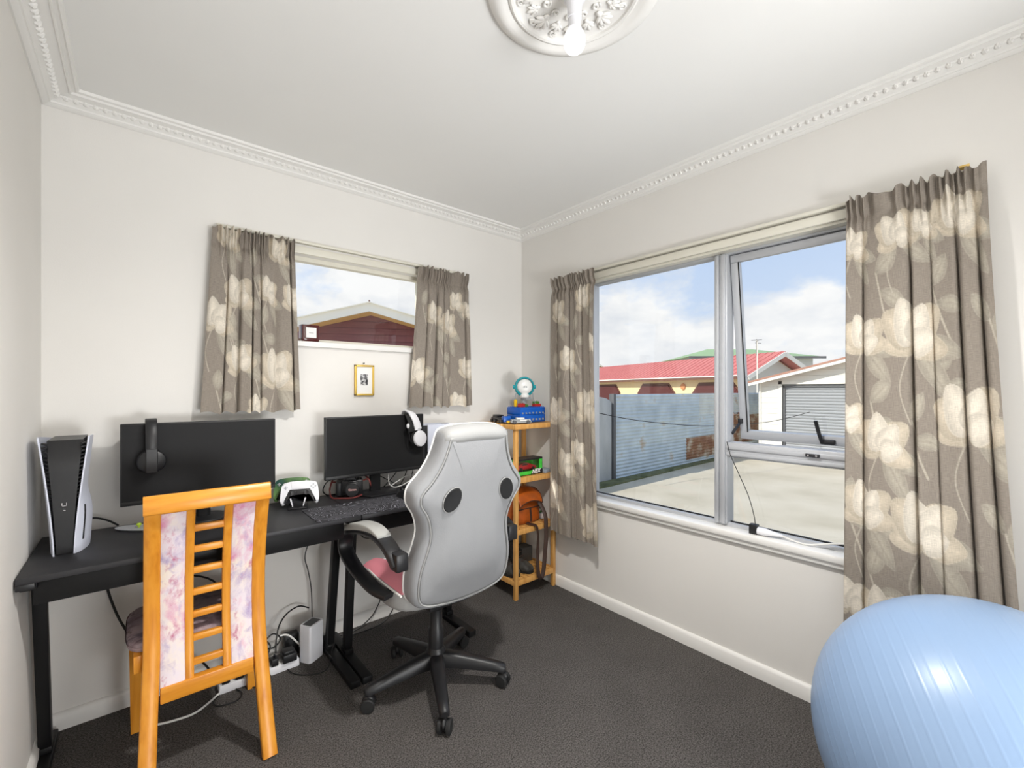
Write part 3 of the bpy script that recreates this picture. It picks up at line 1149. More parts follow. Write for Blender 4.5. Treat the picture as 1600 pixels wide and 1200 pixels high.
# plum gable house seen through the small window
pg = thing('plum_gable_house', 'plum boarded house gable with cream barge boards outside the small window', 'house', (1.6, 6.6, GZ))
pr_ = Vector((1.493, 6.343, 3.059))
ph_ = math.radians(-26)
ch, cn = Vector((math.cos(ph_), math.sin(ph_), 0)), Vector((-math.sin(ph_), math.cos(ph_), 0))


def GP(u, n_, z):
    return Vector((pr_.x, pr_.y, 0)) + ch * u + cn * n_ + Vector((0, 0, z))


gs = 0.273
hwid = 3.4
for sgn in (-1, 1):
    b = MB()
    u1 = sgn * hwid
    zt0, zt1 = 3.059, 3.059 - gs * hwid
    b.loft([[GP(0, 0, zt0), GP(u1, 0, zt1), GP(u1, 0, zt1 - 0.17), GP(0, 0, zt0 - 0.17)], [GP(0, 0.05, zt0), GP(u1, 0.05, zt1), GP(u1, 0.05, zt1 - 0.17), GP(0, 0.05, zt0 - 0.17)]])
    b.build('barge_board', M_barge, pg)
    b = MB()
    b.loft([[GP(0, -0.04, zt0 + 0.02), GP(u1, -0.04, zt1 + 0.02), GP(u1, -0.04, zt1), GP(0, -0.04, zt0)], [GP(0, 8, zt0 + 0.02), GP(u1, 8, zt1 + 0.02), GP(u1, 8, zt1), GP(0, 8, zt0)]])
    b.build('roof', M_barge, pg)
    b = MB()
    b.loft([[GP(0, 0.05, zt0 - 0.14), GP(u1, 0.05, zt1 - 0.14), GP(u1, 0.05, zt1 - 0.16), GP(0, 0.05, zt0 - 0.16)], [GP(0, 0.62, zt0 - 0.14), GP(u1, 0.62, zt1 - 0.14), GP(u1, 0.62, zt1 - 0.16), GP(0, 0.62, zt0 - 0.16)]])
    b.build('soffit', M_soffit, pg)
b = MB()
b.loft([[GP(-hwid + 0.3, 0.6, GZ), GP(hwid - 0.3, 0.6, GZ), GP(hwid - 0.3, 0.6, 3.0 - gs * (hwid - .3)), GP(0, 0.6, 3.0), GP(-hwid + 0.3, 0.6, 3.0 - gs * (hwid - .3))],
        [GP(-hwid + 0.3, 7.8, GZ), GP(hwid - 0.3, 7.8, GZ), GP(hwid - 0.3, 7.8, 3.0 - gs * (hwid - .3)), GP(0, 7.8, 3.0), GP(-hwid + 0.3, 7.8, 3.0 - gs * (hwid - .3))]])
b.build('wall', M_maroon_b, pg)
b = MB()
z = GZ
while z < 2.85:
    ul = min(hwid - 0.3, (2.98 - z - 0.12) / gs)
    b.loft([[GP(-ul, 0.575, z), GP(ul, 0.575, z), GP(ul, 0.595, z + 0.13), GP(-ul, 0.595, z + 0.13)], [GP(-ul, 0.62, z), GP(ul, 0.62, z), GP(ul, 0.62, z + 0.13), GP(-ul, 0.62, z + 0.13)]])
    z += 0.14
x = b.build('cladding_boards', M_maroon_b, pg)
x['kind'] = 'stuff'
MB().ell(GP(0, 0.0, 3.085), (0.02, 0.02, 0.03), 8, 6).build('ridge_finial', M_fascia, pg)

# overhead cable in the yard
b = MB()
b.tube([(4.0, 2.95, 0.95), (5.2, 2.75, 0.72), (6.3, 2.4, 0.58), (7.5, 2.1, 0.50), (9.6, 1.7, 0.52), (11.4, 1.4, 0.7)], 0.008, n=5, smooth=4)
tag(b.build('yard_cable', M_cable), 'thin black cable slung across the yard before the fence', 'cable')

# ================================================================== CEILING ROSE AND BULB
RC = Vector((-1.205, -1.575, H))
rose = thing('ceiling_rose', 'round white plaster ceiling rose with leafy relief around the bulb', 'ceiling rose', RC)
b = MB()
b.lathe([(0.240, 0.0), (0.243, -0.006), (0.240, -0.012), (0.232, -0.016), (0.225, -0.022), (0.212, -0.026), (0.200, -0.024), (0.190, -0.018), (0.184, -0.016), (0.182, -0.021),
         (0.176, -0.024), (0.170, -0.021), (0.168, -0.014), (0.160, -0.010), (0.10, -0.008), (0.05, -0.010), (0.046, -0.016), (0.030, -0.020), (0.0005, -0.022)], RC, (0, 0, 1), 64, True, True)
b.build('medallion', M_plaster, rose)
# acanthus leaf: fan of lobes, shared mesh
lf = MB()
for a, L, w in ((-0.95, 0.026, 0.010), (-0.5, 0.036, 0.012), (0, 0.044, 0.014), (0.5, 0.036, 0.012), (0.95, 0.026, 0.010)):
    M = Matrix.Rotation(a, 3, 'Z')
    lf.ell(Vector((math.cos(a) * L * 0.55, math.sin(a) * L * 0.55, -0.004 - 0.003 * math.cos(a))), (L * 0.5, w * 0.5, 0.006), 10, 6, M)
lf.ell((0.0, 0, -0.004), (0.014, 0.008, 0.006), 10, 6)
leaf_o = lf.build('acanthus_leaf', M_plaster, rose)
LEAF = leaf_o.data
leaf_o.matrix_local = Matrix.Translation((0.095, 0, -0.010))
# mesh was stored relative to rose: recentre so that it can be instanced
LEAF.transform(Matrix.Translation(RC))
for i in range(16):
    a = 2 * PI * i / 16
    s_ = 1.0 if i % 2 == 0 else 0.72
    M = Matrix.Rotation(a, 4, 'Z') @ Matrix.Translation((0.112, 0, -0.010)) @ Matrix.Diagonal((s_, s_ * 1.15, s_, 1))
    if i == 0:
        leaf_o.matrix_local = M
    else:
        instance('acanthus_leaf', LEAF, rose, M)
sc_ = MB()
sc_.tube([Vector((0.012 * (1 - t * 0.75) * math.cos(t * 8), 0.012 * (1 - t * 0.75) * math.sin(t * 8), -0.004)) for t in [k / 24 for k in range(25)]], 0.0035, n=6)
scr = sc_.build('scroll', M_plaster, rose)
SCR = scr.data
SCR.transform(Matrix.Translation(RC))
for i in range(24):
    a = 2 * PI * (i + 0.5) / 24
    M = Matrix.Rotation(a, 4, 'Z') @ Matrix.Translation((0.082 if i % 2 else 0.150, 0, -0.010)) @ Matrix.Rotation(1.3 * i, 4, 'Z')
    if i == 0:
        scr.matrix_local = M
    else:
        instance('scroll', SCR, rose, M)

pend = thing('pendant_bulb', 'glowing white light bulb in a short batten holder on the ceiling rose', 'light bulb', RC - Vector((0, 0, 0.022)))
b = MB()
b.lathe([(0.030, -0.020), (0.030, -0.034), (0.022, -0.040), (0.0195, -0.075), (0.0195, -0.088), (0.004, -0.090)], RC, n=28)
b.build('lamp_holder', M_white, pend)
b = MB()
b.lathe([(0.0170, -0.088), (0.0175, -0.112), (0.020, -0.118), (0.019, -0.120)], RC, n=28)
b.build('bulb_collar', M_white, pend)
M_bulb = bpy.data.materials.new('glowing_bulb')
M_bulb.use_nodes = True
nt = M_bulb.node_tree
nt.nodes.clear()
e_ = nt.nodes.new('ShaderNodeEmission')
e_.inputs['Color'].default_value = (1.0, 0.975, 0.94, 1)
e_.inputs['Strength'].default_value = BULB_STRENGTH
oo = nt.nodes.new('ShaderNodeOutputMaterial')
nt.links.new(e_.outputs[0], oo.inputs[0])
b = MB()
b.lathe([(0.0185, -0.120), (0.024, -0.128), (0.0285, -0.138), (0.030, -0.150), (0.0285, -0.162), (0.023, -0.173), (0.014, -0.180), (0.001, -0.183)], RC, n=28)
b.build('bulb_glass', M_bulb, pend)

# an LED bulb throws its light downwards and sideways
bl_d = bpy.data.lights.new('bulb_light', 'SPOT')
bl_d.energy = BULB_POWER
bl_d.color = (1.0, 0.975, 0.94)
bl_d.spot_size = math.radians(172)
bl_d.spot_blend = 1.0
bl_d.shadow_soft_size = 0.045
bl = bpy.data.objects.new('bulb_light', bl_d)
col.objects.link(bl)
bl.location = (RC.x, RC.y, H - 0.215)

# ================================================================== CURTAINS
class Print:
    """flat woven print painted on a curtain: magnolia flowers, leaves and stems on taupe cloth (cloth coordinates in metres)"""
    GROUND = np.array(srgb(143, 134, 124)[:3])
    PETAL = np.array(srgb(223, 214, 199)[:3])
    PETAL2 = np.array(srgb(202, 190, 171)[:3])
    LEAF = np.array(srgb(176, 168, 154)[:3])

    def __init__(self, X, Y, seed):
        self.X, self.Y = X, Y
        self.c = np.empty(X.shape + (3,))
        self.c[...] = self.GROUND
        self.r = random.Random(seed)

    def put(self, mask, colr):
        m = np.clip(mask, 0, 1)[..., None]
        self.c = self.c * (1 - m) + colr * m

    def petal(self, cx, cy, ang, L, W, colr, blunt=0.75, vein=False, soft=0.0028):
        # work only on the part of the cloth the petal can reach
        R_ = L + W
        rows = np.where((self.Y[:, 0] > cy - R_) & (self.Y[:, 0] < cy + R_))[0]
        cols = np.where((self.X[0] > cx - R_) & (self.X[0] < cx + R_))[0]
        if len(rows) == 0 or len(cols) == 0:
            return
        sl = (slice(rows[0], rows[-1] + 1), slice(cols[0], cols[-1] + 1))
        dx, dy = self.X[sl] - cx, self.Y[sl] - cy
        a = (dx * math.cos(ang) + dy * math.sin(ang)) / L
        bb = (-dx * math.sin(ang) + dy * math.cos(ang))
        aa = np.clip(a, 0, 1)
        half = W * np.power(np.sin(PI * np.power(aa, blunt)), 0.55 if not vein else 0.85)
        dist = half - np.abs(bb)
        inside = (a > 0) & (a < 1)
        mask = (np.clip(dist / soft + 0.5, 0, 1) * inside)[..., None]
        shade = 0.74 + 0.27 * np.clip(dist / (W * 0.7), 0, 1)
        shade = shade * (0.90 + 0.12 * aa) + 0.16 * np.exp(-(np.clip(dist, 0, 1) / 0.0035) ** 2)
        if vein:
            shade = shade * (1 - 0.14 * np.exp(-(bb / 0.004) ** 2))
        colv = np.asarray(colr)[None, None, :] * shade[..., None]
        self.c[sl] = self.c[sl] * (1 - mask) + colv * mask

    def stem(self, pts, w=0.004):
        P = catmull([(p[0], p[1], 0) for p in pts], 8)
        for A, B in zip(P, P[1:]):
            dx, dy = B.x - A.x, B.y - A.y
            L2 = dx * dx + dy * dy + 1e-9
            t = np.clip(((self.X - A.x) * dx + (self.Y - A.y) * dy) / L2, 0, 1)
            dd_ = np.hypot(self.X - A.x - t * dx, self.Y - A.y - t * dy)
            self.put(np.clip((w - dd_) / 0.002 + 0.5, 0, 1) * 0.9, self.LEAF * 1.05)

    def flower(self, cx, cy, s, rot=0.0):
        r = self.r
        # leaves first, then outer petals, then the cupped inner ones
        for a, L in ((rot + 0.75, 0.19), (rot + 0.15, 0.16)):
            self.petal(cx + 0.02 * s * math.cos(a), cy + 0.02 * s * math.sin(a), a, L * s, 0.036 * s, self.LEAF, 0.9, True)
        if r.random() < 0.6:
            self.stem([(cx, cy), (cx - 0.05 * s, cy + 0.12 * s), (cx - 0.02 * s, cy + 0.22 * s)], 0.0026)
        for a, L, W in ((2.95, 0.105, 0.040), (0.12, 0.130, 0.044), (-2.55, 0.125, 0.054), (-0.75, 0.130, 0.056)):
            self.petal(cx, cy, a + rot * 0.6 + r.uniform(-.1, .1), L * s, W * s, self.PETAL2 * r.uniform(0.99, 1.08), 0.60)
        for a, L, W in ((-1.95, 0.128, 0.050), (-1.15, 0.110, 0.046), (-0.35, 0.085, 0.040)):
            self.petal(cx, cy + 0.012 * s, a + rot * 0.6 + r.uniform(-.08, .08), L * s, W * s, self.PETAL * r.uniform(0.98, 1.04), 0.56)

    def bud(self, cx, cy, s, rot=0.0):
        self.stem([(cx, cy), (cx + 0.05 * s * math.cos(rot), cy + 0.12 * s), (cx + 0.09 * s * math.cos(rot), cy + 0.2 * s)])
        self.petal(cx, cy, -1.57 + rot, 0.12 * s, 0.036 * s, self.LEAF * 1.04, 0.9, True)
        self.petal(cx + 0.02 * s, cy + 0.06 * s, -0.4 + rot, 0.12 * s, 0.03 * s, self.LEAF, 1.0, True)


def cloth_material():
    m = bpy.data.materials.new('printed_taupe_curtain_cloth')
    m.use_nodes = True
    n, l = m.node_tree.nodes, m.node_tree.links
    p = n['Principled BSDF']
    p.inputs['Roughness'].default_value = 0.9
    p.inputs['Specular IOR Level'].default_value = 0.15
    at = n.new('ShaderNodeAttribute')
    at.attribute_name = 'print'
    uv = n.new('ShaderNodeAttribute')
    uv.attribute_name = 'cloth'
    outs = []
    for sc3 in ((900.0, 30.0, 1.0), (40.0, 700.0, 1.0)):
        mp = n.new('ShaderNodeMapping')
        mp.inputs['Scale'].default_value = sc3
        l.new(uv.outputs['Vector'], mp.inputs[0])
        z = n.new('ShaderNodeTexNoise')
        z.inputs['Scale'].default_value = 1.0
        z.inputs['Detail'].default_value = 2
        l.new(mp.outputs[0], z.inputs['Vector'])
        outs.append(z.outputs['Fac'])
    ad = n.new('ShaderNodeMath')
    ad.operation = 'ADD'
    l.new(outs[0], ad.inputs[0])
    l.new(outs[1], ad.inputs[1])
    mr = n.new('ShaderNodeMapRange')
    mr.inputs['From Min'].default_value = 0.65
    mr.inputs['From Max'].default_value = 1.35
    mr.inputs['To Min'].default_value = 0.74
    mr.inputs['To Max'].default_value = 1.26
    l.new(ad.outputs[0], mr.inputs['Value'])
    x = n.new('ShaderNodeVectorMath')
    x.operation = 'SCALE'
    l.new(at.outputs['Color'], x.inputs[0])
    l.new(mr.outputs[0], x.inputs['Scale'])
    l.new(x.outputs[0], p.inputs['Base Color'])
    bp = n.new('ShaderNodeBump')
    bp.inputs['Strength'].default_value = 0.25
    bp.inputs['Distance'].default_value = 0.001
    l.new(ad.outputs[0], bp.inputs['Height'])
    l.new(bp.outputs[0], p.inputs['Normal'])
    return m


M_cloth = cloth_material()


def curtain(label, top0, top1, bot0, bot1, out, zt, zb, nf, fullness, flowers, buds, seed, amp=0.032, base=0.045, lean=0.0, res=0.0042, mind=0.026):
    """top0..top1 and bot0..bot1: world xy of the two side edges at heading and hem; out: direction into the room"""
    rn = random.Random(seed)
    t0, t1, b0, b1 = Vector(top0), Vector(top1), Vector(bot0), Vector(bot1)
    out = Vector(out)
    wid = max((t1 - t0).length, (b1 - b0).length)
    Wc, Hc = wid * fullness, zt - zb
    nu, nv = int(Wc / res), int(Hc / (res * 1.25))
    u = np.linspace(0, 1, nu + 1)
    v = np.linspace(0, 1, nv + 1)
    UU, VV = np.meshgrid(u, v)
    k1, k2, k3 = rn.random() * 6, rn.random() * 6, rn.random() * 6
    ph = 2 * PI * (nf * UU + 0.30 * np.sin(2 * PI * 1.3 * UU + k1) + 0.13 * np.sin(2 * PI * 2.7 * UU + k2))
    ph0 = ph[0]
    ph = ph + 0.30 * np.sin(2.2 * VV + 5 * UU + k3) * VV
    # broad rounded folds parted by narrow deep creases
    wr = (ph + PI) % (2 * PI) - PI
    cw = 0.72 + 0.22 * np.sin(ph * 0.37 + k2)
    crease = np.exp(-(wr / cw) ** 2)
    f1 = 0.55 + 0.25 * np.cos(ph * 0.5 + k1) - (1.45 + 0.35 * np.sin(ph * 0.41 + k3)) * crease
    wr0 = (ph0 + PI) % (2 * PI) - PI
    rate = 1.0 - 0.72 * np.exp(-(wr0 / 0.80) ** 2)
    spos = np.concatenate([[0], np.cumsum((rate[1:] + rate[:-1]) / 2)])
    spos = spos / spos[-1]
    mod = 0.7 + 0.35 * np.sin(2 * PI * 1.7 * UU + k2)
    grow = np.clip((VV * Hc - 0.04) / 0.35, 0, 1)
    grow = grow * grow * (3 - 2 * grow)
    main = amp * mod * (0.30 + 0.70 * grow) * f1
    head = np.clip(1 - (VV * Hc) / 0.16, 0, 1)
    pleat = 0.011 * head * (np.sin(ph * 3.0 + 2 * np.sin(5 * UU * PI + k1)) + 0.4 * np.sin(ph * 5.3 + k3))
    pinch = -0.014 * np.exp(-((VV * Hc - 0.075) / 0.022) ** 2)
    dep = base + main + pleat + pinch + lean * VV
    dep = np.maximum(dep, mind)
    dep = mind + np.abs(dep - mind)
    heady = np.clip(1 - (VV * Hc - 0.05) / 0.25, 0, 1)
    U2 = (UU * heady + spos[None, :] * (1 - heady))
    w_ = VV ** 1.2
    tx = (t0.x + (t1.x - t0.x) * U2) * (1 - w_) + (b0.x + (b1.x - b0.x) * U2) * w_
    ty = (t0.y + (t1.y - t0.y) * U2) * (1 - w_) + (b0.y + (b1.y - b0.y) * U2) * w_
    zz = zt - VV * Hc + head * 0.010 * np.sin(ph * 2.0 + k2) - 0.006 * VV * np.sin(ph + k1)
    co = np.stack([tx + out.x * dep, ty + out.y * dep, zz], -1).reshape(-1, 3)
    pr = Print(UU * Wc, VV * Hc, seed)
    for (fu, fv, s, rot) in buds:
        pr.bud(fu * Wc, fv * Hc, s, rot)
    for (fu, fv, s, rot) in flowers:
        pr.flower(fu * Wc, fv * Hc, s, rot)
    cl = np.concatenate([pr.c.reshape(-1, 3), np.ones((co.shape[0], 1))], 1)
    idx = np.arange(co.shape[0]).reshape(nv + 1, nu + 1)
    q = np.stack([idx[:-1, :-1], idx[:-1, 1:], idx[1:, 1:], idx[1:, :-1]], -1).reshape(-1, 4)
    org = Vector(((t0.x + t1.x) / 2, (t0.y + t1.y) / 2, zb))
    me = bpy.data.meshes.new('curtain')
    me.vertices.add(co.shape[0])
    me.vertices.foreach_set('co', (co - np.array(org)).ravel())
    me.loops.add(q.size)
    me.loops.foreach_set('vertex_index', q.ravel())
    me.polygons.add(q.shape[0])
    me.polygons.foreach_set('loop_start', np.arange(0, q.size, 4))
    me.update(calc_edges=True)
    me.shade_smooth()
    a = me.color_attributes.new('print', 'FLOAT_COLOR', 'POINT')
    a.data.foreach_set('color', cl.ravel())
    a2 = me.attributes.new('cloth', 'FLOAT_VECTOR', 'POINT')
    a2.data.foreach_set('vector', np.stack([UU * Wc, VV * Hc, 0 * UU], -1).ravel())
    me.materials.append(M_cloth)
    o = bpy.data.objects.new('curtain', me)
    col.objects.link(o)
    o.location = org
    tag(o, label, 'curtain', 'taupe magnolia print curtains')
    return o


B_OUT, R_OUT = (0, -1, 0), (-1, 0, 0)
curtain('short taupe magnolia curtain left of the small window', (-1.872, 0, 0), (-1.536, 0, 0), (-1.915, 0, 0), (-1.512, 0, 0), B_OUT, 2.016, 1.186, 6.6, 1.75,
        [(0.08, 0.52, 1.0, 0.2), (0.30, 0.38, 1.0, 0.0), (0.35, 0.74, 0.9, -0.4), (0.64, 0.34, 0.8, 0.3), (0.74, 0.80, 1.25, 0.15), (0.95, 0.37, 0.85, 0.2), (0.18, 0.06, 0.85, 0.5), (0.78, 0.10, 0.8, 0.2), (0.52, 1.0, 0.7, 0.3)],
        [(0.22, 0.58, 0.9, 0.2), (0.50, 0.82, 0.9, -0.2), (0.56, 0.52, 0.9, 0.4), (0.12, 0.88, 0.8, 0.1), (0.45, 0.2, 0.9, 0.3)], 11, amp=0.026, base=0.056, res=0.0034)
curtain('short taupe magnolia curtain right of the small window beside the corner', (-0.862, 0, 0), (-0.512, 0, 0), (-0.918, 0, 0), (-0.490, 0, 0), B_OUT, 2.020, 1.184, 5.6, 1.7,
        [(0.32, 0.36, 0.9, 0.2), (0.08, 0.78, 1.1, -0.3), (0.60, 0.42, 1.0, 0.3), (0.75, 0.24, 0.8, -0.1), (0.92, 0.74, 0.9, 0.2), (0.78, 1.0, 0.8, 0.2), (0.95, 0.30, 0.7, 0.2)],
        [(0.45, 0.56, 1.1, 0.4), (0.55, 0.80, 0.9, -0.3), (0.30, 0.86, 1.0, 0.9), (0.12, 0.28, 0.9, 0.3)], 12, amp=0.026, base=0.056, res=0.0034)
curtain('long taupe magnolia curtain hanging beside the bamboo shelf', (0, -0.376, 0), (0, -0.735, 0), (0, -0.376, 0), (0, -0.778, 0), R_OUT, 1.998, 0.380, 5.4, 1.7,
        [(0.20, 0.15, 1.0, 0.2), (0.74, 0.11, 1.0, -0.2), (0.42, 0.34, 1.0, 0.2), (0.80, 0.52, 1.35, 0.1), (0.16, 0.54, 1.15, -0.2), (0.60, 0.69, 1.0, 0.2), (0.36, 0.74, 1.1, 0.1), (0.12, 0.88, 1.2, 0.3), (0.86, 0.94, 1.4, -0.3), (0.97, 0.28, 0.7, 0.2)],
        [(0.55, 0.22, 1.0, 0.3), (0.52, 0.54, 1.0, -0.3), (0.22, 0.70, 1.1, 0.2), (0.62, 0.84, 1.2, 0.4), (0.10, 0.36, 1.0, 0.1), (0.90, 0.72, 1.0, 0.3)], 13, amp=0.032, base=0.082, res=0.0036, mind=0.045)
curtain('long taupe magnolia curtain behind the blue exercise ball', (0, -1.934, 0), (0, -2.300, 0), (0, -1.925, 0), (0, -2.385, 0), R_OUT, 2.012, 0.345, 5.0, 1.6,
        [(0.06, 0.12, 0.8, 0.2), (0.38, 0.11, 0.95, -0.2), (0.80, 0.10, 1.1, 0.2), (0.56, 0.10, 0.7, 0.3), (0.14, 0.33, 1.0, 0.1), (0.47, 0.33, 1.35, 0.1), (0.02, 0.51, 0.8, 0.2), (0.26, 0.56, 1.1, 0.3), (0.80, 0.51, 1.4, -0.1), (0.15, 0.71, 1.1, 0.2), (0.50, 0.74, 1.4, 0.1), (0.05, 0.92, 0.95, 0.2), (0.25, 0.93, 1.0, 0.2), (0.86, 0.95, 1.2, 0.2)],
        [(0.24, 0.18, 1.1, 0.9), (0.62, 0.22, 1.0, 0.6), (0.20, 0.46, 1.0, 0.9), (0.44, 0.50, 1.0, 0.6), (0.02, 0.70, 1.0, 0.2), (0.97, 0.70, 1.0, -0.9), (0.19, 0.84, 1.1, 0.4), (0.46, 0.90, 1.0, 0.1), (0.97, 0.30, 1.0, -0.8), (0.66, 0.40, 0.8, 0.3)], 14, amp=0.025, base=0.062, res=0.0034, mind=0.034)

# ================================================================== EXERCISE BALL
BR = 0.37
BC = Vector((-0.505, -2.325, BR))
ball = thing('exercise_ball', 'large pale blue exercise ball with ribbed grooves by the curtain', 'exercise ball', (BC.x, BC.y, 0))
b = MB()
ax = Vector((-0.30, 0.90, -0.32)).normalized()
prof = []
N = 420
grooves = [0.14 + 0.072 * i for i in range(36)]
for i in range(1, N):
    a = PI * i / N
    r = BR
    for g in grooves:
        if abs(a - g) < 0.02:
            r += 0.0007 * math.exp(-((a - g) / 0.0042) ** 2)
    prof.append((r * math.sin(a), -r * math.cos(a)))
b.lathe(prof, BC, ax, 96)
b.build('ball_skin', M_ball, ball, angle=80)
b = MB()
pd = Vector((-0.70, -0.20, 0.30)).normalized()
b.cyl(BC + pd * (BR - 0.004), BC + pd * (BR + 0.003), 0.010, 0.009, n=16)
b.build('plug', M_white, ball)

# ================================================================== DESKS
def desk(label, x0, x1, legs, label_kind=None):
    d = thing('desk', label, 'desk', ((x0 + x1) / 2, -0.26, 0), group='black desks along the back wall')
    MB().box(x0, x1, -0.507, -0.022, 0.724, 0.742, 0.002).build('desk_top', M_desk, d)
    MB().box(x0 + 0.03, x1 - 0.055, -0.452, -0.436, 0.640, 0.724, 0.002).build('apron', M_deskmetal, d)
    for lx, yb, yt in legs:
        b = MB()
        b.box(lx - 0.022, lx + 0.022, -0.505, -0.045, 0.0, 0.030, 0.004)
        b.build('foot', M_deskmetal, d)
        b = MB()
        b.beam((lx, yb, 0.028), (lx, yt, 0.716), 0.034, 0.040, up=(0, 1, 0), bev=0.003)
        lg = b.build('leg', M_deskmetal, d)
        MB().box(lx - 0.019, lx + 0.019, yb - 0.035, yb + 0.035, 0.030, 0.052, 0.003).build('foot_bracket', M_deskmetal, lg)
        MB().box(lx - 0.018, lx + 0.018, -0.49, -0.05, 0.698, 0.724, 0.003).build('top_bracket', M_deskmetal, d)
    return d


d1 = desk('long black desk in the left corner carrying the larger upright console', -2.392, -1.382, [(-2.368, -0.155, -0.300), (-1.405, -0.160, -0.285)])
MB().box(-2.392, -2.352, -0.5075, -0.470, 0.706, 0.7245, 0.003).build('corner_cap', M_black, d1)
d2 = desk('shorter black desk under the monitor with the white headset', -1.378, -0.655, [(-1.352, -0.255, -0.325), (-0.790, -0.255, -0.325)])

# ================================================================== WOODEN CHAIR
ch = thing('dining_chair', 'orange varnished wooden chair with pink floral back panels at the left desk', 'chair', (-1.935, -0.42, 0))
# rear leg centre line: (y, z), raked back at top and bottom
RL = [(-0.655, 0.0), (-0.612, 0.12), (-0.570, 0.28), (-0.543, 0.42), (-0.533, 0.54), (-0.540, 0.66), (-0.570, 0.79), (-0.610, 0.90), (-0.618, 0.925)]


def ry(z):
    for (a, za), (c_, zc) in zip(RL, RL[1:]):
        if za <= z <= zc:
            return a + (c_ - a) * (z - za) / (zc - za)
    return RL[-1][0]


XL, XRr = -2.088, -1.784
XLb, XRb = -2.106, -1.768
for xt, xb in ((XL, XLb), (XRr, XRb)):
    pts = []
    for (y, z) in RL:
        t = max(0.0, 1 - z / 0.45)
        pts.append((xt + (xb - xt) * t, y, z))
    b = MB()
    b.strap(pts, (1, 0, 0), lambda t: 0.046 - 0.004 * t, lambda t: 0.036, smooth=4)
    b.build('leg', M_wood, ch, angle=50)
for x in (-2.125, -1.745):
    b = MB()
    b.loft([[(x - 0.017, -0.215, 0.0), (x + 0.017, -0.215, 0.0), (x + 0.017, -0.181, 0.0), (x - 0.017, -0.181, 0.0)],
            [(x - 0.023, -0.225, 0.43), (x + 0.023, -0.225, 0.43), (x + 0.023, -0.178, 0.43), (x - 0.023, -0.178, 0.43)]])
    b.build('leg', M_wood, ch)
    MB().cyl((x, -0.198, -0.0), (x, -0.198, 0.004), 0.016, n=12).build('glide', M_white, ch)
# crest rail, slightly bowed
b = MB()
b.strap([(XL - 0.021, -0.622, 0.928), (XL + 0.07, -0.634, 0.930), (-1.936, -0.638, 0.931), (XRr - 0.07, -0.634, 0.930), (XRr + 0.021, -0.622, 0.928)], (0, 0.18, 1), 0.060, 0.032, smooth=6)
b.build('crest_rail', M_woodx, ch, angle=50)
# lower back rail
zr = 0.300
b = MB().beam((XL + 0.02, ry(zr), zr), (XRr - 0.02, ry(zr), zr), 0.030, 0.052, up=(0, 0, 1), bev=0.004)
b.build('back_rail', M_woodx, ch)
# inner stiles
ix = (-1.990, -1.884)
for x in ix:
    b = MB()
    b.strap([(x, ry(z) - 0.002, z) for z in [0.32 + (0.90 - 0.32) * k / 10 for k in range(11)]], (1, 0, 0), 0.024, 0.022)
    b.build('inner_stile', M_wood, ch, angle=50)
for k in range(7):
    z = 0.368 + 0.0765 * k
    b = MB().beam((ix[0] + 0.008, ry(z), z), (ix[1] - 0.008, ry(z), z), 0.018, 0.022, up=(0, 0, 1), bev=0.003)
    b.build('rung', M_woodx, ch)
# upholstered back panels
for xa, xb in ((XL + 0.019, ix[0] - 0.012), (ix[1] + 0.012, XRr - 0.019)):
    b = MB()
    b.strap([((xa + xb) / 2, ry(z), z) for z in [0.322 + (0.900 - 0.322) * k / 12 for k in range(13)]], (1, 0, 0), xb - xa, 0.026)
    b.build('back_panel', M_floral, ch, angle=60)
# seat: padded cushion on rails
b = MB()
b.box(-2.125, -1.745, -0.215, -0.190, 0.375, 0.430, 0.003)
b.build('seat_rail', M_woodx, ch)
for x in (-2.122, -1.776):
    b = MB().box(x - 0.012, x + 0.012, -0.53, -0.215, 0.375, 0.430, 0.003)
    b.build('seat_rail', M_wood, ch)


def cushion(x0, x1, yf, yb, z0, z1, dome, inset=0.02, pw=5):
    """rounded cushion: super-ellipse outline, domed top"""
    b = MB()
    cx_, cy_ = (x0 + x1) / 2, (yf + yb) / 2
    hx, hy = (x1 - x0) / 2, abs(yf - yb) / 2
    rings = []
    n = 48

    def ring(s, z):
        r = []
        for i in range(n):
            t = 2 * PI * i / n
            c_, s_ = math.cos(t), math.sin(t)
            k = (abs(c_) ** pw + abs(s_) ** pw) ** (-1 / pw)
            r.append((cx_ + hx * s * c_ * k, cy_ + hy * s * s_ * k, z))
        return r
    rings = [ring(0.93, z0), ring(0.985, z0 + 0.006), ring(1.0, z0 + 0.02), ring(0.995, z1 - 0.014), ring(0.97, z1 - 0.003), ring(0.92, z1 + dome * 0.2), ring(0.75, z1 + dome * 0.6), ring(0.5, z1 + dome * 0.9), ring(0.2, z1 + dome)]
    b.loft(rings)
    return b


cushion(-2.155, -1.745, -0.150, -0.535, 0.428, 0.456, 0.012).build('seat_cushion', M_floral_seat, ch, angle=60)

# ================================================================== OFFICE CHAIR
oc = thing('gaming_chair', 'pale grey gaming chair with pink seat insert on black wheeled base', 'chair', (-1.125, -0.70, 0))
HC = Vector((-1.125, -0.700, 0))
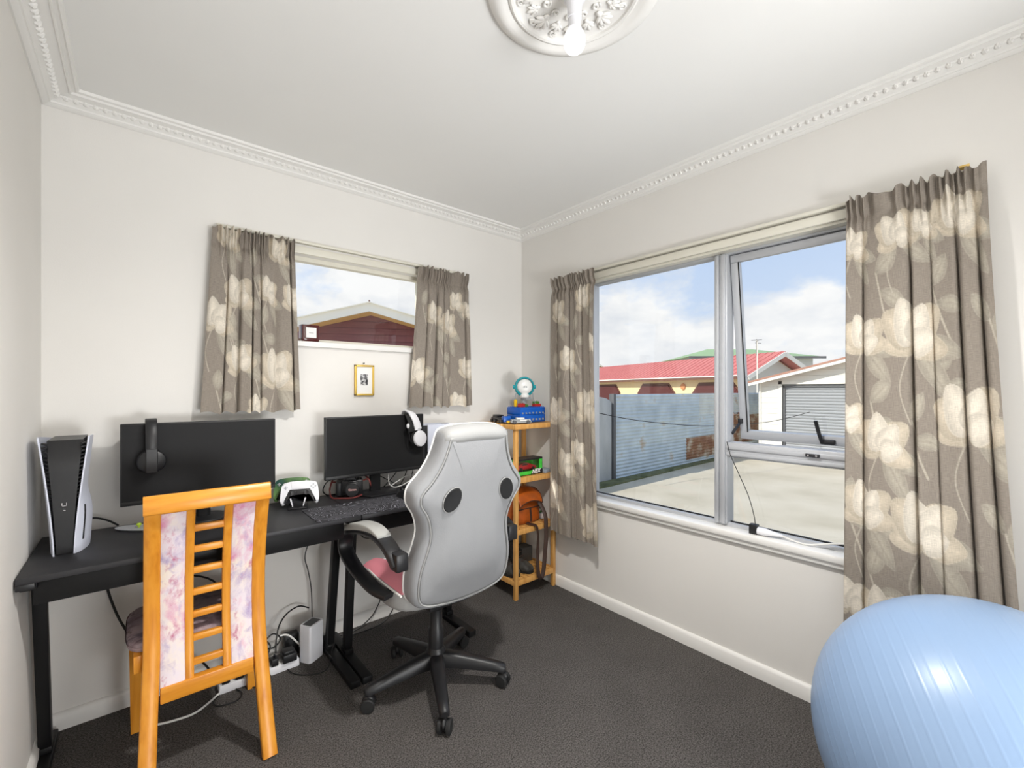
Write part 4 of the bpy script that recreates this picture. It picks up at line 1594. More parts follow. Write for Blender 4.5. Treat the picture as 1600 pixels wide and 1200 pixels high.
# five star base
b = MB()
b.lathe([(0.038, 0.085), (0.042, 0.092), (0.042, 0.150), (0.036, 0.160), (0.034, 0.165)], HC, n=28)
b.build('base_hub', M_black, oc)
for dx, dy in ((-0.292, 0.035), (-0.124, -0.273), (0.222, -0.205), (0.250, 0.165), (-0.046, 0.300)):
    dv = Vector((dx, dy, 0)).normalized()
    R_ = 0.285
    sd = Vector((-dv.y, dv.x, 0))
    rings = []
    for t, w, zt, zb in ((0.02, 0.030, 0.150, 0.088), (0.09, 0.027, 0.140, 0.086), (0.18, 0.024, 0.122, 0.078), (0.26, 0.021, 0.104, 0.070), (R_ + 0.012, 0.019, 0.096, 0.066), (R_ + 0.022, 0.014, 0.088, 0.070)):
        p = HC + dv * t
        rings.append([p - sd * w + Vector((0, 0, zb)), p + sd * w + Vector((0, 0, zb)), p + sd * w + Vector((0, 0, zt - 0.012)), p + sd * w * 0.55 + Vector((0, 0, zt)), p - sd * w * 0.55 + Vector((0, 0, zt)), p - sd * w + Vector((0, 0, zt - 0.012))])
    b = MB().loft(rings)
    b.build('base_leg', M_black, oc, angle=50)
    cp = HC + dv * (R_ + 0.008)
    b = MB()
    b.cyl(cp + Vector((0, 0, 0.045)), cp + Vector((0, 0, 0.075)), 0.009, n=10)
    cd = (dv * 0.4 + sd * 0.9).normalized()
    hood = cp + Vector((0, 0, 0.034))
    b.ell(hood + Vector((0, 0, 0.006)), (0.013, 0.026, 0.022), 12, 8, Matrix((cd, Vector((-cd.y, cd.x, 0)), Vector((0, 0, 1)))).transposed())
    cst = b.build('caster', M_black, oc, angle=60)
    for sg in (-1, 1):
        w0 = hood + cd * sg * 0.008
        w1_ = hood + cd * sg * 0.026
        b = MB()
        b.lathe([(0.020, 0.0), (0.0265, 0.002), (0.0275, 0.007), (0.0275, 0.014), (0.024, 0.018), (0.008, 0.0195)], Vector((w0.x, w0.y, 0.0277)), cd * sg, 22)
        b.build('caster_wheel', M_blackrub, cst)
b = MB()
b.lathe([(0.033, 0.16), (0.033, 0.245), (0.030, 0.250), (0.030, 0.252), (0.0275, 0.256), (0.0275, 0.330), (0.024, 0.334), (0.024, 0.395)], HC, n=28)
b.build('gas_lift', M_black, oc)
b = MB()
b.box(HC.x - 0.10, HC.x + 0.10, HC.y - 0.12, HC.y + 0.16, 0.385, 0.420, 0.008)
b.build('tilt_plate', M_black, oc)
b = MB()
b.tube([HC + Vector((0.08, 0.02, 0.40)), HC + Vector((0.20, 0.0, 0.392)), HC + Vector((0.28, -0.01, 0.385))], 0.006, n=8)
b.ell(HC + Vector((0.285, -0.01, 0.385)), (0.03, 0.008, 0.006), 10, 6)
b.build('height_lever', M_gun, oc)

# seat
sx0, sx1 = HC.x - 0.235, HC.x + 0.235
cushion(sx0, sx1, HC.y + 0.285, HC.y - 0.140, 0.412, 0.490, 0.020, pw=4).build('seat_cushion', M_leather2, oc, angle=60)
# pink bolster panels on the two sides of the seat and a grey middle
for sg in (-1, 1):
    b = MB()
    pl = []
    for k in range(13):
        t = k / 12
        yy = HC.y - 0.115 + 0.375 * t
        inner = 0.135 - 0.035 * math.sin(PI * t)
        pl.append((yy, inner))
    rings = []
    for yy, inner in pl:
        rings.append([(HC.x + sg * xx, yy, zz) for xx, zz in ((inner, 0.507), (inner + 0.02, 0.514), (0.17, 0.517), (0.205, 0.508), (0.222, 0.496), (0.20, 0.490), (inner, 0.490))])
    b.loft(rings)
    b.build('seat_bolster', M_pink, oc, angle=60)
b = MB()
b.tube([(HC.x - 0.227, HC.y - 0.125, 0.494), (HC.x - 0.229, HC.y - 0.05, 0.495), (HC.x - 0.227, HC.y + 0.12, 0.495), (HC.x - 0.205, HC.y + 0.245, 0.493), (HC.x - 0.12, HC.y + 0.275, 0.493), (HC.x, HC.y + 0.28, 0.494), (HC.x + 0.12, HC.y + 0.275, 0.493), (HC.x + 0.205, HC.y + 0.245, 0.493), (HC.x + 0.227, HC.y + 0.12, 0.495), (HC.x + 0.227, HC.y - 0.125, 0.494)], 0.0042, n=8, smooth=5)
b.build('seat_piping', M_piping, oc)

# backrest: winged racing outline on a raked plane
BX = HC.x + 0.024
def bk(u, z, off=0.0):
    """point on the rear plane of the backrest, off = distance towards the front (+y)"""
    k = 0.17
    return Vector((BX + u, -0.880 - k * (z - 0.40) + off, z + off * k))


half = [(0.0, 0.408), (0.10, 0.414), (0.185, 0.432), (0.228, 0.470), (0.240, 0.540), (0.234, 0.610), (0.214, 0.685), (0.207, 0.740), (0.224, 0.800), (0.256, 0.850), (0.262, 0.890), (0.250, 0.922), (0.212, 0.965), (0.182, 1.015), (0.164, 1.070), (0.156, 1.105), (0.142, 1.124), (0.09, 1.135), (0.0, 1.138)]
outl2 = half + [(-u, z) for u, z in half[-2:0:-1]]
OUT = [(p.x, p.y) for p in catmull([(u, z, 0) for u, z in outl2], 4, True)]
cen = (0.0, 0.78)


def inset(d, cz=1.0):
    """offset the outline inwards by d along its normals"""
    n = len(OUT)
    r = []
    for i in range(n):
        x0_, z0_ = OUT[i - 2]
        x1_, z1_ = OUT[(i + 2) % n]
        tx, tz = x1_ - x0_, z1_ - z0_
        L = math.hypot(tx, tz) or 1
        r.append((OUT[i][0] - tz / L * d, OUT[i][1] + tx / L * d))
    return r


def lerp_ring(r, s):
    """shrink a ring towards the spine of the back"""
    return [(u * s, z + (0.78 - z) * (1 - s) * 0.9) for u, z in r]


def bulge(u, z):
    # lumbar bow and gentle crown of the rear panel
    return 0.012 * math.cos(min(1, abs(u) / 0.28) * PI / 2) + 0.020 * math.exp(-((z - 0.62) / 0.16) ** 2) * math.cos(min(1, abs(u) / 0.26) * PI / 2)


rings = []
for d_, off in ((0.020, 0.100), (0.006, 0.094), (0.0, 0.080), (0.0, 0.050), (0.002, 0.030), (0.010, 0.014), (0.022, 0.008), (0.027, 0.011), (0.033, 0.006), (0.045, 0.002)):
    rings.append([bk(u, z, off) for u, z in inset(d_)])
base_r = inset(0.045)
for s in (0.92, 0.8, 0.65, 0.5, 0.35, 0.2, 0.06):
    rings.append([bk(u, z, 0.002 - bulge(u, z) * min(1.0, (1 - s) * 3.0)) for u, z in lerp_ring(base_r, s)])
b = MB().loft(rings, cap0=False)
# front face: dished between the side bolsters
fr = inset(0.020)
rings = []
for s, off in ((1.0, 0.100), (0.93, 0.112), (0.84, 0.110), (0.72, 0.090), (0.5, 0.080), (0.3, 0.078), (0.08, 0.078)):
    rings.append([bk(u, z, off) for u, z in lerp_ring(fr, s)])
b.loft(rings, cap0=False)
back = b.build('backrest', M_leather, oc, angle=75)
# piping round the outer front edge and the rear panel seam
b = MB().tube([bk(u, z, 0.082) for u, z in inset(-0.001)], 0.0040, n=6, closed=True)
b.build('edge_piping', M_piping, oc)
b = MB().tube([bk(u, z, 0.006) for u, z in inset(0.024)], 0.0034, n=6, closed=True)
b.build('panel_piping', M_leather2, oc)
b = MB().tube([bk(u, z, 0.0075) for u, z in inset(0.0305)], 0.0018, n=5, closed=True)
b.build('panel_seam', M_seam, oc)
# head roll across the top
b = MB()
rr = []
for k in range(15):
    t = -1 + 2 * k / 14
    u = 0.150 * t
    zc_ = 1.108 - 0.010 * t * t
    R0 = 0.040 * (1 - 0.35 * abs(t) ** 6)
    ring = []
    for q in range(16):
        a = 2 * PI * q / 16
        ring.append(bk(u, zc_ + R0 * 0.95 * math.sin(a), 0.048 + R0 * 1.30 * math.cos(a)))
    rr.append(ring)
b.loft(rr)
b.build('head_roll', M_leather2, oc, angle=70)
# oval belt holes with piped rims, recessed dark cups
for uc, zc_, rot in ((-0.112, 0.872, -0.50), (0.152, 0.878, 0.42)):
    rim, inner, deep = [], [], []
    for q in range(28):
        a = 2 * PI * q / 28
        ex, ez_ = 0.037 * math.cos(a), 0.050 * math.sin(a)
        du = ex * math.cos(rot) - ez_ * math.sin(rot)
        dz = ex * math.sin(rot) + ez_ * math.cos(rot)
        off = 0.002 - bulge(uc + du, zc_ + dz) * 0.85
        rim.append(bk(uc + du, zc_ + dz, off - 0.004))
        inner.append(bk(uc + du * 0.9, zc_ + dz * 0.9, off - 0.008))
        deep.append(bk(uc + du * 0.55, zc_ + dz * 0.55, off - 0.007))
    h = MB().loft([rim, inner, deep], cap0=False).build('belt_hole', M_slit, oc, angle=30)
    MB().tube(rim, 0.0022, n=6, closed=True).build('hole_rim', M_leather2, h)


def arm(sg):
    x = HC.x + sg * 0.275
    pts = [(x - sg * 0.030, -0.760, 0.478), (x - sg * 0.008, -0.690, 0.484), (x, -0.600, 0.498), (x, -0.480, 0.516), (x, -0.385, 0.552), (x, -0.366, 0.600), (x, -0.405, 0.648), (x, -0.515, 0.684), (x, -0.630, 0.706), (x, -0.730, 0.713), (x, -0.805, 0.702), (x, -0.860, 0.678), (x - sg * 0.006, -0.890, 0.642)]
    b = MB()
    b.strap(pts, (1, 0, 0), lambda t: 0.054 + 0.010 * math.sin(PI * t), lambda t: 0.020 + 0.010 * max(0, t - 0.7) / 0.3, smooth=5)
    a_ = b.build('armrest', M_black, oc, angle=50)
    pad = [(x, -0.352, 0.592), (x, -0.372, 0.636), (x, -0.420, 0.672), (x, -0.515, 0.704), (x, -0.620, 0.726), (x, -0.710, 0.734), (x, -0.780, 0.724)]
    MB().strap(pad, (1, 0, 0), lambda t: 0.056 + 0.008 * math.sin(PI * t), lambda t: 0.006 + 0.026 * math.sin(PI * min(1, t * 0.92 + 0.04)) ** 1.2, smooth=6).build('arm_pad', M_armgrey, a_, angle=60)
    MB().box(x - 0.024 - sg * 0.01, x + 0.024 - sg * 0.01, -0.915, -0.855, 0.625, 0.690, 0.006).build('arm_bracket', M_black, a_)


arm(-1)
arm(1)

# ================================================================== BAMBOO SHELF
sh = thing('bamboo_shelf', 'bamboo four-tier corner shelf rack with slatted lower tiers', 'shelf', (-0.19, -0.195, 0))
SX0, SX1, SY0, SY1 = -0.368, -0.018, -0.358, -0.045
for x in (SX0 + 0.0125, SX1 - 0.0125):
    for y in (SY0 + 0.0125, SY1 - 0.0125):
        MB().box(x - 0.0125, x + 0.0125, y - 0.0125, y + 0.0125, 0, 1.068, 0.002).build('post', M_bamboo, sh)
TIERS = [0.118, 0.428, 0.744, 1.076]
for ti, z in enumerate(TIERS):
    fh = 0.032 if ti < 3 else 0.030
    e = 0.0 if ti < 3 else 0.014
    for ya in (SY0 + 0.006 - e, SY1 - 0.006 + e):
        b = MB().box(SX0 + (0.025 if ti < 3 else -e), SX1 - (0.025 if ti < 3 else -e), ya - 0.007, ya + 0.007, z - fh, z, 0.0015)
        b.build('shelf_rail', M_bamboo, sh)
    for xa in (SX0 + 0.006 - e, SX1 - 0.006 + e):
        b = MB().box(xa - 0.007, xa + 0.007, SY0 + 0.013 - e, SY1 - 0.013 + e, z - fh, z - 0.001, 0.0015)
        b.build('shelf_rail', M_bamboo, sh)
    if ti == 3:
        for k in range(4):
            w = (SX1 - SX0) / 4
            MB().box(SX0 + k * w + 0.0005, SX0 + (k + 1) * w - 0.0005, SY0 + 0.008, SY1 - 0.008, z - 0.014, z - 0.002, 0.001).build('board', M_bamboo, sh)
    else:
        for k in range(9):
            w = (SX1 - SX0 - 0.03) / 9
            xa = SX0 + 0.015 + k * w
            MB().box(xa + 0.003, xa + w - 0.006, SY0 + 0.013, SY1 - 0.013, z - 0.012, z - 0.001, 0.001).build('slat', M_bamboo, sh)

# ---- top tier: brick models
ZT = 1.0755


def studs(b, x0, x1, y0, y1, z, p=0.016, r=0.0048, h=0.0034):
    nx, ny = max(1, int((x1 - x0) / p)), max(1, int((y1 - y0) / p))
    for i in range(nx):
        for j in range(ny):
            cx_ = x0 + (i + 0.5) * (x1 - x0) / nx
            cy_ = y0 + (j + 0.5) * (y1 - y0) / ny
            b.cyl((cx_, cy_, z), (cx_, cy_, z + h), r, n=8)


bot = thing('brick_model', 'toy brick model with a white face in a teal shell on a blue base', 'toy', (-0.150, -0.215, ZT))
b = MB()
b.box(-0.262, -0.045, -0.285, -0.150, ZT + 0.002, ZT + 0.050, 0.001)
b.box(-0.262, -0.045, -0.285, -0.150, ZT + 0.052, ZT + 0.098, 0.001)
studs(b, -0.262, -0.045, -0.285, -0.150, ZT + 0.098)
b.build('base_bricks', M_lego_blue, bot)
b = MB()
for k in range(7):
    b.cyl((-0.245 + 0.030 * k, -0.2852, ZT + 0.062), (-0.245 + 0.030 * k, -0.289, ZT + 0.062), 0.006, n=8)
    b.box(-0.252 + 0.030 * k, -0.238 + 0.030 * k, -0.288, -0.2852, ZT + 0.014, ZT + 0.026)
b.build('base_pins', M_lego_grey, bot)
for (x, y, w, d_, h, m_, nm) in ((-0.245, -0.265, 0.040, 0.03, 0.022, M_lego_red, 'red_bricks'), (-0.205, -0.270, 0.024, 0.03, 0.016, M_lego_green, 'green_bricks'), (-0.120, -0.268, 0.055, 0.03, 0.018, M_lego_red, 'red_bricks'),
                                 (-0.115, -0.262, 0.040, 0.026, 0.034, M_lego_green, 'green_bricks'), (-0.250, -0.22, 0.016, 0.016, 0.045, M_lego_yellow, 'yellow_brick')):
    b = MB().box(x, x + w, y, y + d_, ZT + 0.1014, ZT + 0.1014 + h, 0.001)
    studs(b, x, x + w, y, y + d_, ZT + 0.1014 + h)
    b.build(nm, m_, bot)
hc = Vector((-0.168, -0.215, ZT + 0.232))
b = MB()
b.cyl((hc.x, hc.y, ZT + 0.1014), (hc.x, hc.y, ZT + 0.150), 0.020, 0.015, n=12)
b.box(hc.x - 0.024, hc.x + 0.024, hc.y - 0.045, hc.y + 0.01, ZT + 0.148, ZT + 0.163, 0.002)
b.build('neck_bricks', M_lego_grey, bot)
fdir = Vector((-0.55, -0.83, 0.06)).normalized()
b = MB()
# teal shell: faceted sphere open towards the front, rounded like a helmet
b.lathe([(0.010, -0.066), (0.034, -0.060), (0.054, -0.042), (0.066, -0.012), (0.068, 0.010), (0.062, 0.026), (0.055, 0.030), (0.055, 0.010)], hc, fdir, 14, True, False)
b.build('teal_shell', M_lego_teal, bot, angle=12)
side = Vector((-fdir.y, fdir.x, 0)).normalized()
for sg in (-1, 1):
    MB().cyl(hc + side * sg * 0.062, hc + side * sg * 0.076, 0.016, 0.012, n=10).build('ear_disc', M_lego_teal, bot)
b = MB()
b.lathe([(0.053, 0.002), (0.052, 0.022), (0.044, 0.036), (0.026, 0.044), (0.002, 0.046)], hc, fdir, 28)
b.build('white_face', M_lego_white, bot)
b = MB()
up_ = side.cross(fdir)
if up_.z < 0:
    up_ = -up_
for sg in (-1, 1):
    b.cyl(hc + fdir * 0.040 + side * sg * 0.007 - up_ * 0.004, hc + fdir * 0.048 + side * sg * 0.007 - up_ * 0.004, 0.006, n=10)
b.box(-0.006, 0.006, -0.004, 0.004, -0.02, -0.012, M=frame_M(hc + fdir * 0.044, side, up_))
b.build('face_details', M_lego_grey, bot)
b = MB().lathe([(0.026, -0.072), (0.030, -0.060), (0.030, -0.052), (0.020, -0.044)], hc + fdir * 0.012, up_, 18)
b.build('white_chin', M_lego_white, bot)
b = MB()
for sg in (-1, 1):
    b.tube([hc + side * sg * 0.055 - up_ * 0.04, hc + side * sg * 0.062 - up_ * 0.08, hc + side * sg * 0.078 - up_ * 0.128], 0.003, n=6)
b.build('side_rods', M_lego_grey, bot)

tc_ = thing('toy_brick_car', 'grey and white toy brick car at the front of the top shelf', 'toy', (-0.300, -0.315, ZT), rz=math.radians(-24))
MW = ROOTM[tc_.name]
def LB(m_, nm, boxes, par):
    b = MB()
    for q in boxes:
        b.box(*q, 0.001, M=MW)
    return b.build(nm, m_, par)


LB(M_lego_grey, 'chassis', [(-0.060, 0.075, -0.022, 0.022, 0.006, 0.018), (-0.055, 0.0, -0.020, 0.020, 0.018, 0.028)], tc_)
LB(M_lego_white, 'bodywork', [(0.0, 0.070, -0.018, 0.018, 0.018, 0.026), (-0.020, 0.030, -0.014, 0.014, 0.028, 0.038)], tc_)
for x in (-0.038, 0.052):
    for y in (-0.026, 0.026):
        b = MB().cyl(MW @ Vector((x, y - 0.006, 0.012)), MW @ Vector((x, y + 0.006, 0.012)), 0.012, n=14)
        b.build('wheel', M_lego_black, tc_)
tb = thing('toy_brick_truck', 'black and blue toy brick vehicle at the left end of the top shelf', 'toy', (-0.325, -0.160, ZT), rz=math.radians(75))
MW = ROOTM[tb.name]
LB(M_lego_black, 'black_body', [(-0.070, 0.095, -0.026, 0.026, 0.010, 0.034), (0.0, 0.080, -0.022, 0.022, 0.034, 0.050)], tb)
LB(M_lego_blue, 'blue_cab', [(-0.105, -0.070, -0.024, 0.024, 0.010, 0.046)], tb)
LB(M_lego_yellow, 'yellow_light', [(-0.125, -0.105, -0.010, 0.008, 0.004, 0.020)], tb)
for x in (-0.08, 0.02, 0.075):
    for y in (-0.030, 0.030):
        MB().cyl(MW @ Vector((x, y - 0.006, 0.012)), MW @ Vector((x, y + 0.006, 0.012)), 0.012, n=12).build('wheel', M_lego_black, tb)

# ---- second tier: boxed toy car, grey book
Z2 = 0.7435
bx = thing('boxed_toy_car', 'bright green window box holding a red toy car on the second shelf', 'toy box', (-0.205, -0.270, Z2))
X0, X1, Y0, Y1, BH = -0.318, -0.098, -0.315, -0.225, 0.105
b = MB()
b.box(X0, X1, Y0, Y1, Z2, Z2 + 0.004).box(X0, X1, Y1 - 0.003, Y1, Z2 + 0.004, Z2 + BH).box(X0, X1, Y0, Y1, Z2 + BH - 0.003, Z2 + BH)
b.box(X0, X0 + 0.003, Y0, Y1, Z2, Z2 + BH).box(X1 - 0.003, X1, Y0, Y1, Z2, Z2 + BH)
b.box(X0, X1, Y0, Y0 + 0.002, Z2, Z2 + 0.026).box(X1 - 0.030, X1, Y0, Y0 + 0.002, Z2 + 0.026, Z2 + BH)
b.build('card_box', M_green, bx)
MB().box(X0, X1, Y0 - 0.0006, Y0 + 0.002, Z2 + BH - 0.010, Z2 + BH + 0.0006).box(X0, X1 + 0.0006, Y0, Y1, Z2 + BH, Z2 + BH + 0.0012).build('box_top_edge', M_gun, bx)
MB().prism([(X1 - 0.105, 0.002), (X1 + 0.001, 0.002), (X1 + 0.001, 0.030), (X1 - 0.030, 0.034), (X1 - 0.090, 0.022)], frame_M((0, Y0 - 0.0004, Z2), (1, 0, 0), (0, 0, 1)), 0.001).build('black_flash', M_lego_black, bx)
text_obj('NEX', frame_M((X1 - 0.058, Y0 - 0.0018, Z2 + 0.019), (1, 0, 0.03), (0, 0, 1)), 0.036, 0.0006, M_paper, 'lettering', bx, shear=0.3, bold=0.001)
b = MB()
cz_ = Z2 + 0.034
body = [(-0.085, 0.0), (0.085, 0.0), (0.088, 0.012), (0.080, 0.020), (0.040, 0.026), (0.018, 0.040), (-0.035, 0.042), (-0.060, 0.028), (-0.085, 0.024), (-0.090, 0.010)]
b.prism([(X0 + 0.098 + u, cz_ + v_) for u, v_ in body], frame_M((0, -0.252, 0), (1, 0, 0), (0, 0, 1)), 0.045, 0.005)
car = b.build('toy_car', M_red, bx, angle=40)
MB().prism([(X0 + 0.098 + u, cz_ + v_) for u, v_ in [(0.012, 0.028), (0.002, 0.037), (-0.030, 0.038), (-0.045, 0.028)]], frame_M((0, -0.2965, 0), (1, 0, 0), (0, 0, 1)), 0.001).build('car_window', M_lego_black, car)
for u in (-0.050, 0.052):
    MB().cyl((X0 + 0.098 + u, -0.301, cz_ + 0.002), (X0 + 0.098 + u, -0.256, cz_ + 0.002), 0.013, n=16).build('wheel', M_lego_black, car)
MB().box(X0 + 0.003, X1 - 0.030, Y0 + 0.0002, Y0 + 0.001, Z2 + 0.026, Z2 + BH - 0.010).build('clear_window', M_clear, bx)
o = MB().box(-0.092, -0.026, -0.330, -0.160, Z2, Z2 + 0.022, 0.002).build('grey_case', mat('blue_grey_card', (150, 160, 172), 0.5))
tag(o, 'flat blue-grey case lying beside the green toy box', 'case')

# ---- third tier: leather bag and a potted green sprig
Z3 = 0.4275
bag = thing('leather_bag', 'tan leather satchel with a dark strap on the third shelf', 'bag', (-0.195, -0.235, Z3))
rings = []
for z, sx, sy, ox in ((0.0, 0.108, 0.052, 0), (0.006, 0.118, 0.062, 0), (0.03, 0.124, 0.068, 0), (0.09, 0.120, 0.066, 0), (0.118, 0.114, 0.060, 0), (0.128, 0.108, 0.048, 0), (0.17, 0.102, 0.040, 0), (0.20, 0.09, 0.022, 0)):
    ring = []
    for q in range(32):
        a = 2 * PI * q / 32
        c_, s_ = math.cos(a), math.sin(a)
        k_ = (abs(c_) ** 4 + abs(s_) ** 4) ** -0.25
        ring.append((-0.205 + sx * c_ * k_, -0.235 + sy * s_ * k_ + 0.003 * math.sin(5 * a), Z3 + z))
    rings.append(ring)
b = MB().loft(rings)
b.build('bag_body', M_bagleather, bag, angle=60)
# flap folded over the top and down the front
b = MB()
def flap(u, v_):
    x = -0.205 + (u - 0.5) * (0.222 - 0.03 * v_ * abs(u - 0.5) * 2)
    pr2 = [(-0.180, 0.140), (-0.182, 0.190), (-0.210, 0.228), (-0.258, 0.226), (-0.304, 0.200), (-0.322, 0.172), (-0.328, 0.152)]
    t = v_ * (len(pr2) - 1)
    i = min(int(t), len(pr2) - 2)
    f = t - i
    y = pr2[i][0] * (1 - f) + pr2[i + 1][0] * f
    z = pr2[i][1] * (1 - f) + pr2[i + 1][1] * f
    sag = 0.012 * (abs(u - 0.5) * 2) ** 2
    return (x, y, Z3 + z - sag - 0.015 * v_ * (1 - math.cos((u - 0.5) * PI)) )
b.grid(flap, 20, 24)
bf = b.build('bag_flap', M_bagleather, bag, angle=80)
md = bf.modifiers.new('thick', 'SOLIDIFY')
md.thickness = 0.004
b = MB()
b.tube([flap(u, 1.0) for u in [k / 20 for k in range(21)]], 0.003, n=6)
b.tube([flap(1.0, v_) for v_ in [k / 20 for k in range(21)]], 0.003, n=6)
b.build('flap_binding', M_strap, bag)
b = MB()
b.strap([(-0.195, -0.303, Z3 + 0.10), (-0.192, -0.306, Z3 + 0.05), (-0.190, -0.304, Z3 + 0.012)], (1, 0, 0), 0.016, 0.003, smooth=4)
b.box(-0.32, -0.09, -0.3035, -0.3005, Z3 + 0.098, Z3 + 0.104)
b.build('front_strap', M_strap, bag)
b = MB()
b.strap([(-0.142, -0.24, Z3 + 0.17), (-0.132, -0.300, Z3 + 0.150), (-0.130, -0.372, Z3 + 0.06), (-0.132, -0.384, Z3 - 0.06), (-0.144, -0.386, Z3 - 0.17), (-0.160, -0.388, Z3 - 0.285), (-0.182, -0.390, Z3 - 0.325), (-0.204, -0.388, Z3 - 0.290),
         (-0.210, -0.386, Z3 - 0.18), (-0.204, -0.384, Z3 - 0.06), (-0.208, -0.374, Z3 + 0.002), (-0.222, -0.330, Z3 + 0.010), (-0.226, -0.306, Z3 + 0.012)], lambda t: (0.8, -0.45 * math.sin(t * 5), 0.1), 0.026, 0.003, smooth=6)
b.build('shoulder_strap', M_strap, bag, angle=60)
gp = thing('green_sprig', 'small green plastic sprig beside the leather bag', 'plant', (-0.052, -0.26, Z3))
MB().lathe([(0.016, 0.0), (0.020, 0.035), (0.018, 0.036), (0.014, 0.034)], (-0.052, -0.26, Z3), n=16).build('pot', M_white, gp)
b = MB()
rn2 = random.Random(5)
for k in range(26):
    a = rn2.random() * 6.28
    r = 0.018 * rn2.random()
    b.ell((-0.052 + r * math.cos(a), -0.26 + r * math.sin(a), Z3 + 0.04 + 0.035 * rn2.random()), (0.008, 0.003, 0.006), 6, 4, Euler((rn2.random() * 3, rn2.random() * 3, a)).to_matrix())
b.build('leaves', M_lego_green, gp)
o = MB().box(-0.362, -0.335, -0.325, -0.24, Z3, Z3 + 0.028, 0.003).build('small_tin', mat('slate_tin', (78, 84, 92), 0.5))
tag(o, 'small slate grey tin at the left edge of the third shelf', 'tin')

# ---- bottom tier: boots
Z4 = 0.1175


def boot(label, ox, oy, rz):
    t = thing('boot', label, 'boot', (ox, oy, Z4), rz=rz, group='pair of dark boots on the bottom shelf')
    W = ROOTM[t.name]
    rings = []
    # sections along height for shaft, then foot as a loft along length
    sec = [(-0.118, 0.030, 0.030), (-0.105, 0.040, 0.046), (-0.07, 0.043, 0.062), (-0.035, 0.042, 0.080), (0.0, 0.041, 0.110), (0.03, 0.041, 0.165), (0.06, 0.042, 0.185), (0.09, 0.041, 0.190), (0.115, 0.034, 0.180), (0.124, 0.020, 0.150)]
    for y, w, h in sec:
        ring = []
        for q in range(18):
            a = PI * q / 17
            ring.append(W @ Vector((w * math.cos(a) * (1.0 if q not in (0, 17) else 0.95), y, 0.016 + (h - 0.016) * math.sin(a) ** 0.7)))
        rings.append(ring)
    MB().loft(rings).build('upper', M_boot, t, angle=60)
    so = []
    for q in range(28):
        a = 2 * PI * q / 28
        so.append(((0.044 - 0.005 * math.cos(a) * 0) * math.cos(a), 0.126 * math.sin(a)))
    MB().prism([(0.046 * abs(math.cos(2 * PI * q / 28)) ** 0.6 * (1 if math.cos(2 * PI * q / 28) > 0 else -1), 0.128 * math.sin(2 * PI * q / 28)) for q in range(28)], W, 0.020, 0.003).build('sole', M_blackrub, t)
    b = MB()
    b.lathe([(0.034, 0.0), (0.040, 0.014), (0.036, 0.026), (0.028, 0.020)], W @ Vector((0, 0.078, 0.168)), (0, 0, 1), 20)
    b.build('collar', M_blackrub, t, angle=70)
    b = MB()
    for k in range(5):
        y = -0.055 + 0.020 * k
        z = 0.066 + 0.020 * k
        b.tube([W @ Vector((-0.024, y, z)), W @ Vector((0, y - 0.006, z + 0.008)), W @ Vector((0.024, y, z))], 0.0028, n=6)
    b.build('laces', M_strap, t)
    return t


boot('dark scuffed boot on the bottom shelf, nearer the strap', -0.222, -0.205, math.radians(8))
boot('dark scuffed boot on the bottom shelf, nearer the chair', -0.322, -0.195, math.radians(4))
o = MB().box(-0.145, -0.05, -0.17, -0.08, Z4, Z4 + 0.10, 0.004).build('grey_box', mat('dark_card', (84, 84, 82), 0.7))
tag(o, 'dark grey carton at the back of the bottom shelf', 'box')

# ================================================================== CANDLE, PICTURE
cd_ = thing('candle_jar', 'square dark red glass candle jar with white label on the small window sill', 'candle', (-1.449, 0.014, 1.534))
def rsq(h, r, z, n=32, c=(-1.449, 0.014)):
    out = []
    for q in range(n):
        a = 2 * PI * q / n
        c_, s_ = math.cos(a), math.sin(a)
        k_ = (abs(c_) ** 8 + abs(s_) ** 8) ** -0.125
        out.append((c[0] + h * c_ * k_, c[1] + h * 0.75 * s_ * k_, z))
    return out
M_redglass = mat('dark_red_glass', (74, 18, 16), 0.12, spec=0.6, coat=0.3)
MB().loft([rsq(0.038, 0, 1.534), rsq(0.043, 0, 1.538), rsq(0.044, 0, 1.545), rsq(0.044, 0, 1.618), rsq(0.041, 0, 1.618), rsq(0.041, 0, 1.604), rsq(0.01, 0, 1.603)]).build('jar', M_redglass, cd_, angle=45)
MB().box(-1.473, -1.423, -0.0208, -0.0196, 1.552, 1.604, 0.0004, 1).build('label', M_paper, cd_)
MB().box(-1.459, -1.437, -0.0212, -0.0208, 1.576, 1.5785).build('label_print', mat('grey_ink', (150, 150, 150), 0.8), cd_)
MB().cyl((-1.449, 0.014, 1.603), (-1.449, 0.014, 1.612), 0.0015, n=6).build('wick', M_paper, cd_)

pf = thing('picture_frame', 'small gold picture frame with white mat hung below the window', 'picture frame', (-1.167, -0.008, 1.256))
px0, px1, pz0, pz1 = -1.222, -1.114, 1.256, 1.424
b = MB()
for (a, c_) in (((px0 + 0.005, pz0), (px0 + 0.005, pz1)), ((px1 - 0.005, pz0), (px1 - 0.005, pz1))):
    b.box(a[0] - 0.005, a[0] + 0.005, -0.018, 0.0, a[1], c_[1], 0.002)
b.box(px0, px1, -0.018, 0, pz0, pz0 + 0.010, 0.002).box(px0, px1, -0.018, 0, pz1 - 0.010, pz1, 0.002)
b.build('frame', M_gold, pf)
MB().box(px0 + 0.009, px1 - 0.009, -0.009, -0.004, pz0 + 0.009, pz1 - 0.009).build('mat_board', M_paper, pf)
M_photo = ramp_mat('grey_snapshot', [(0.42, (30, 30, 32)), (0.50, (120, 120, 122)), (0.60, (215, 215, 214))], 55, rough=0.4, detail=3)
MB().box(-1.190, -1.148, -0.0102, -0.0090, 1.313, 1.373).build('photo', M_photo, pf)
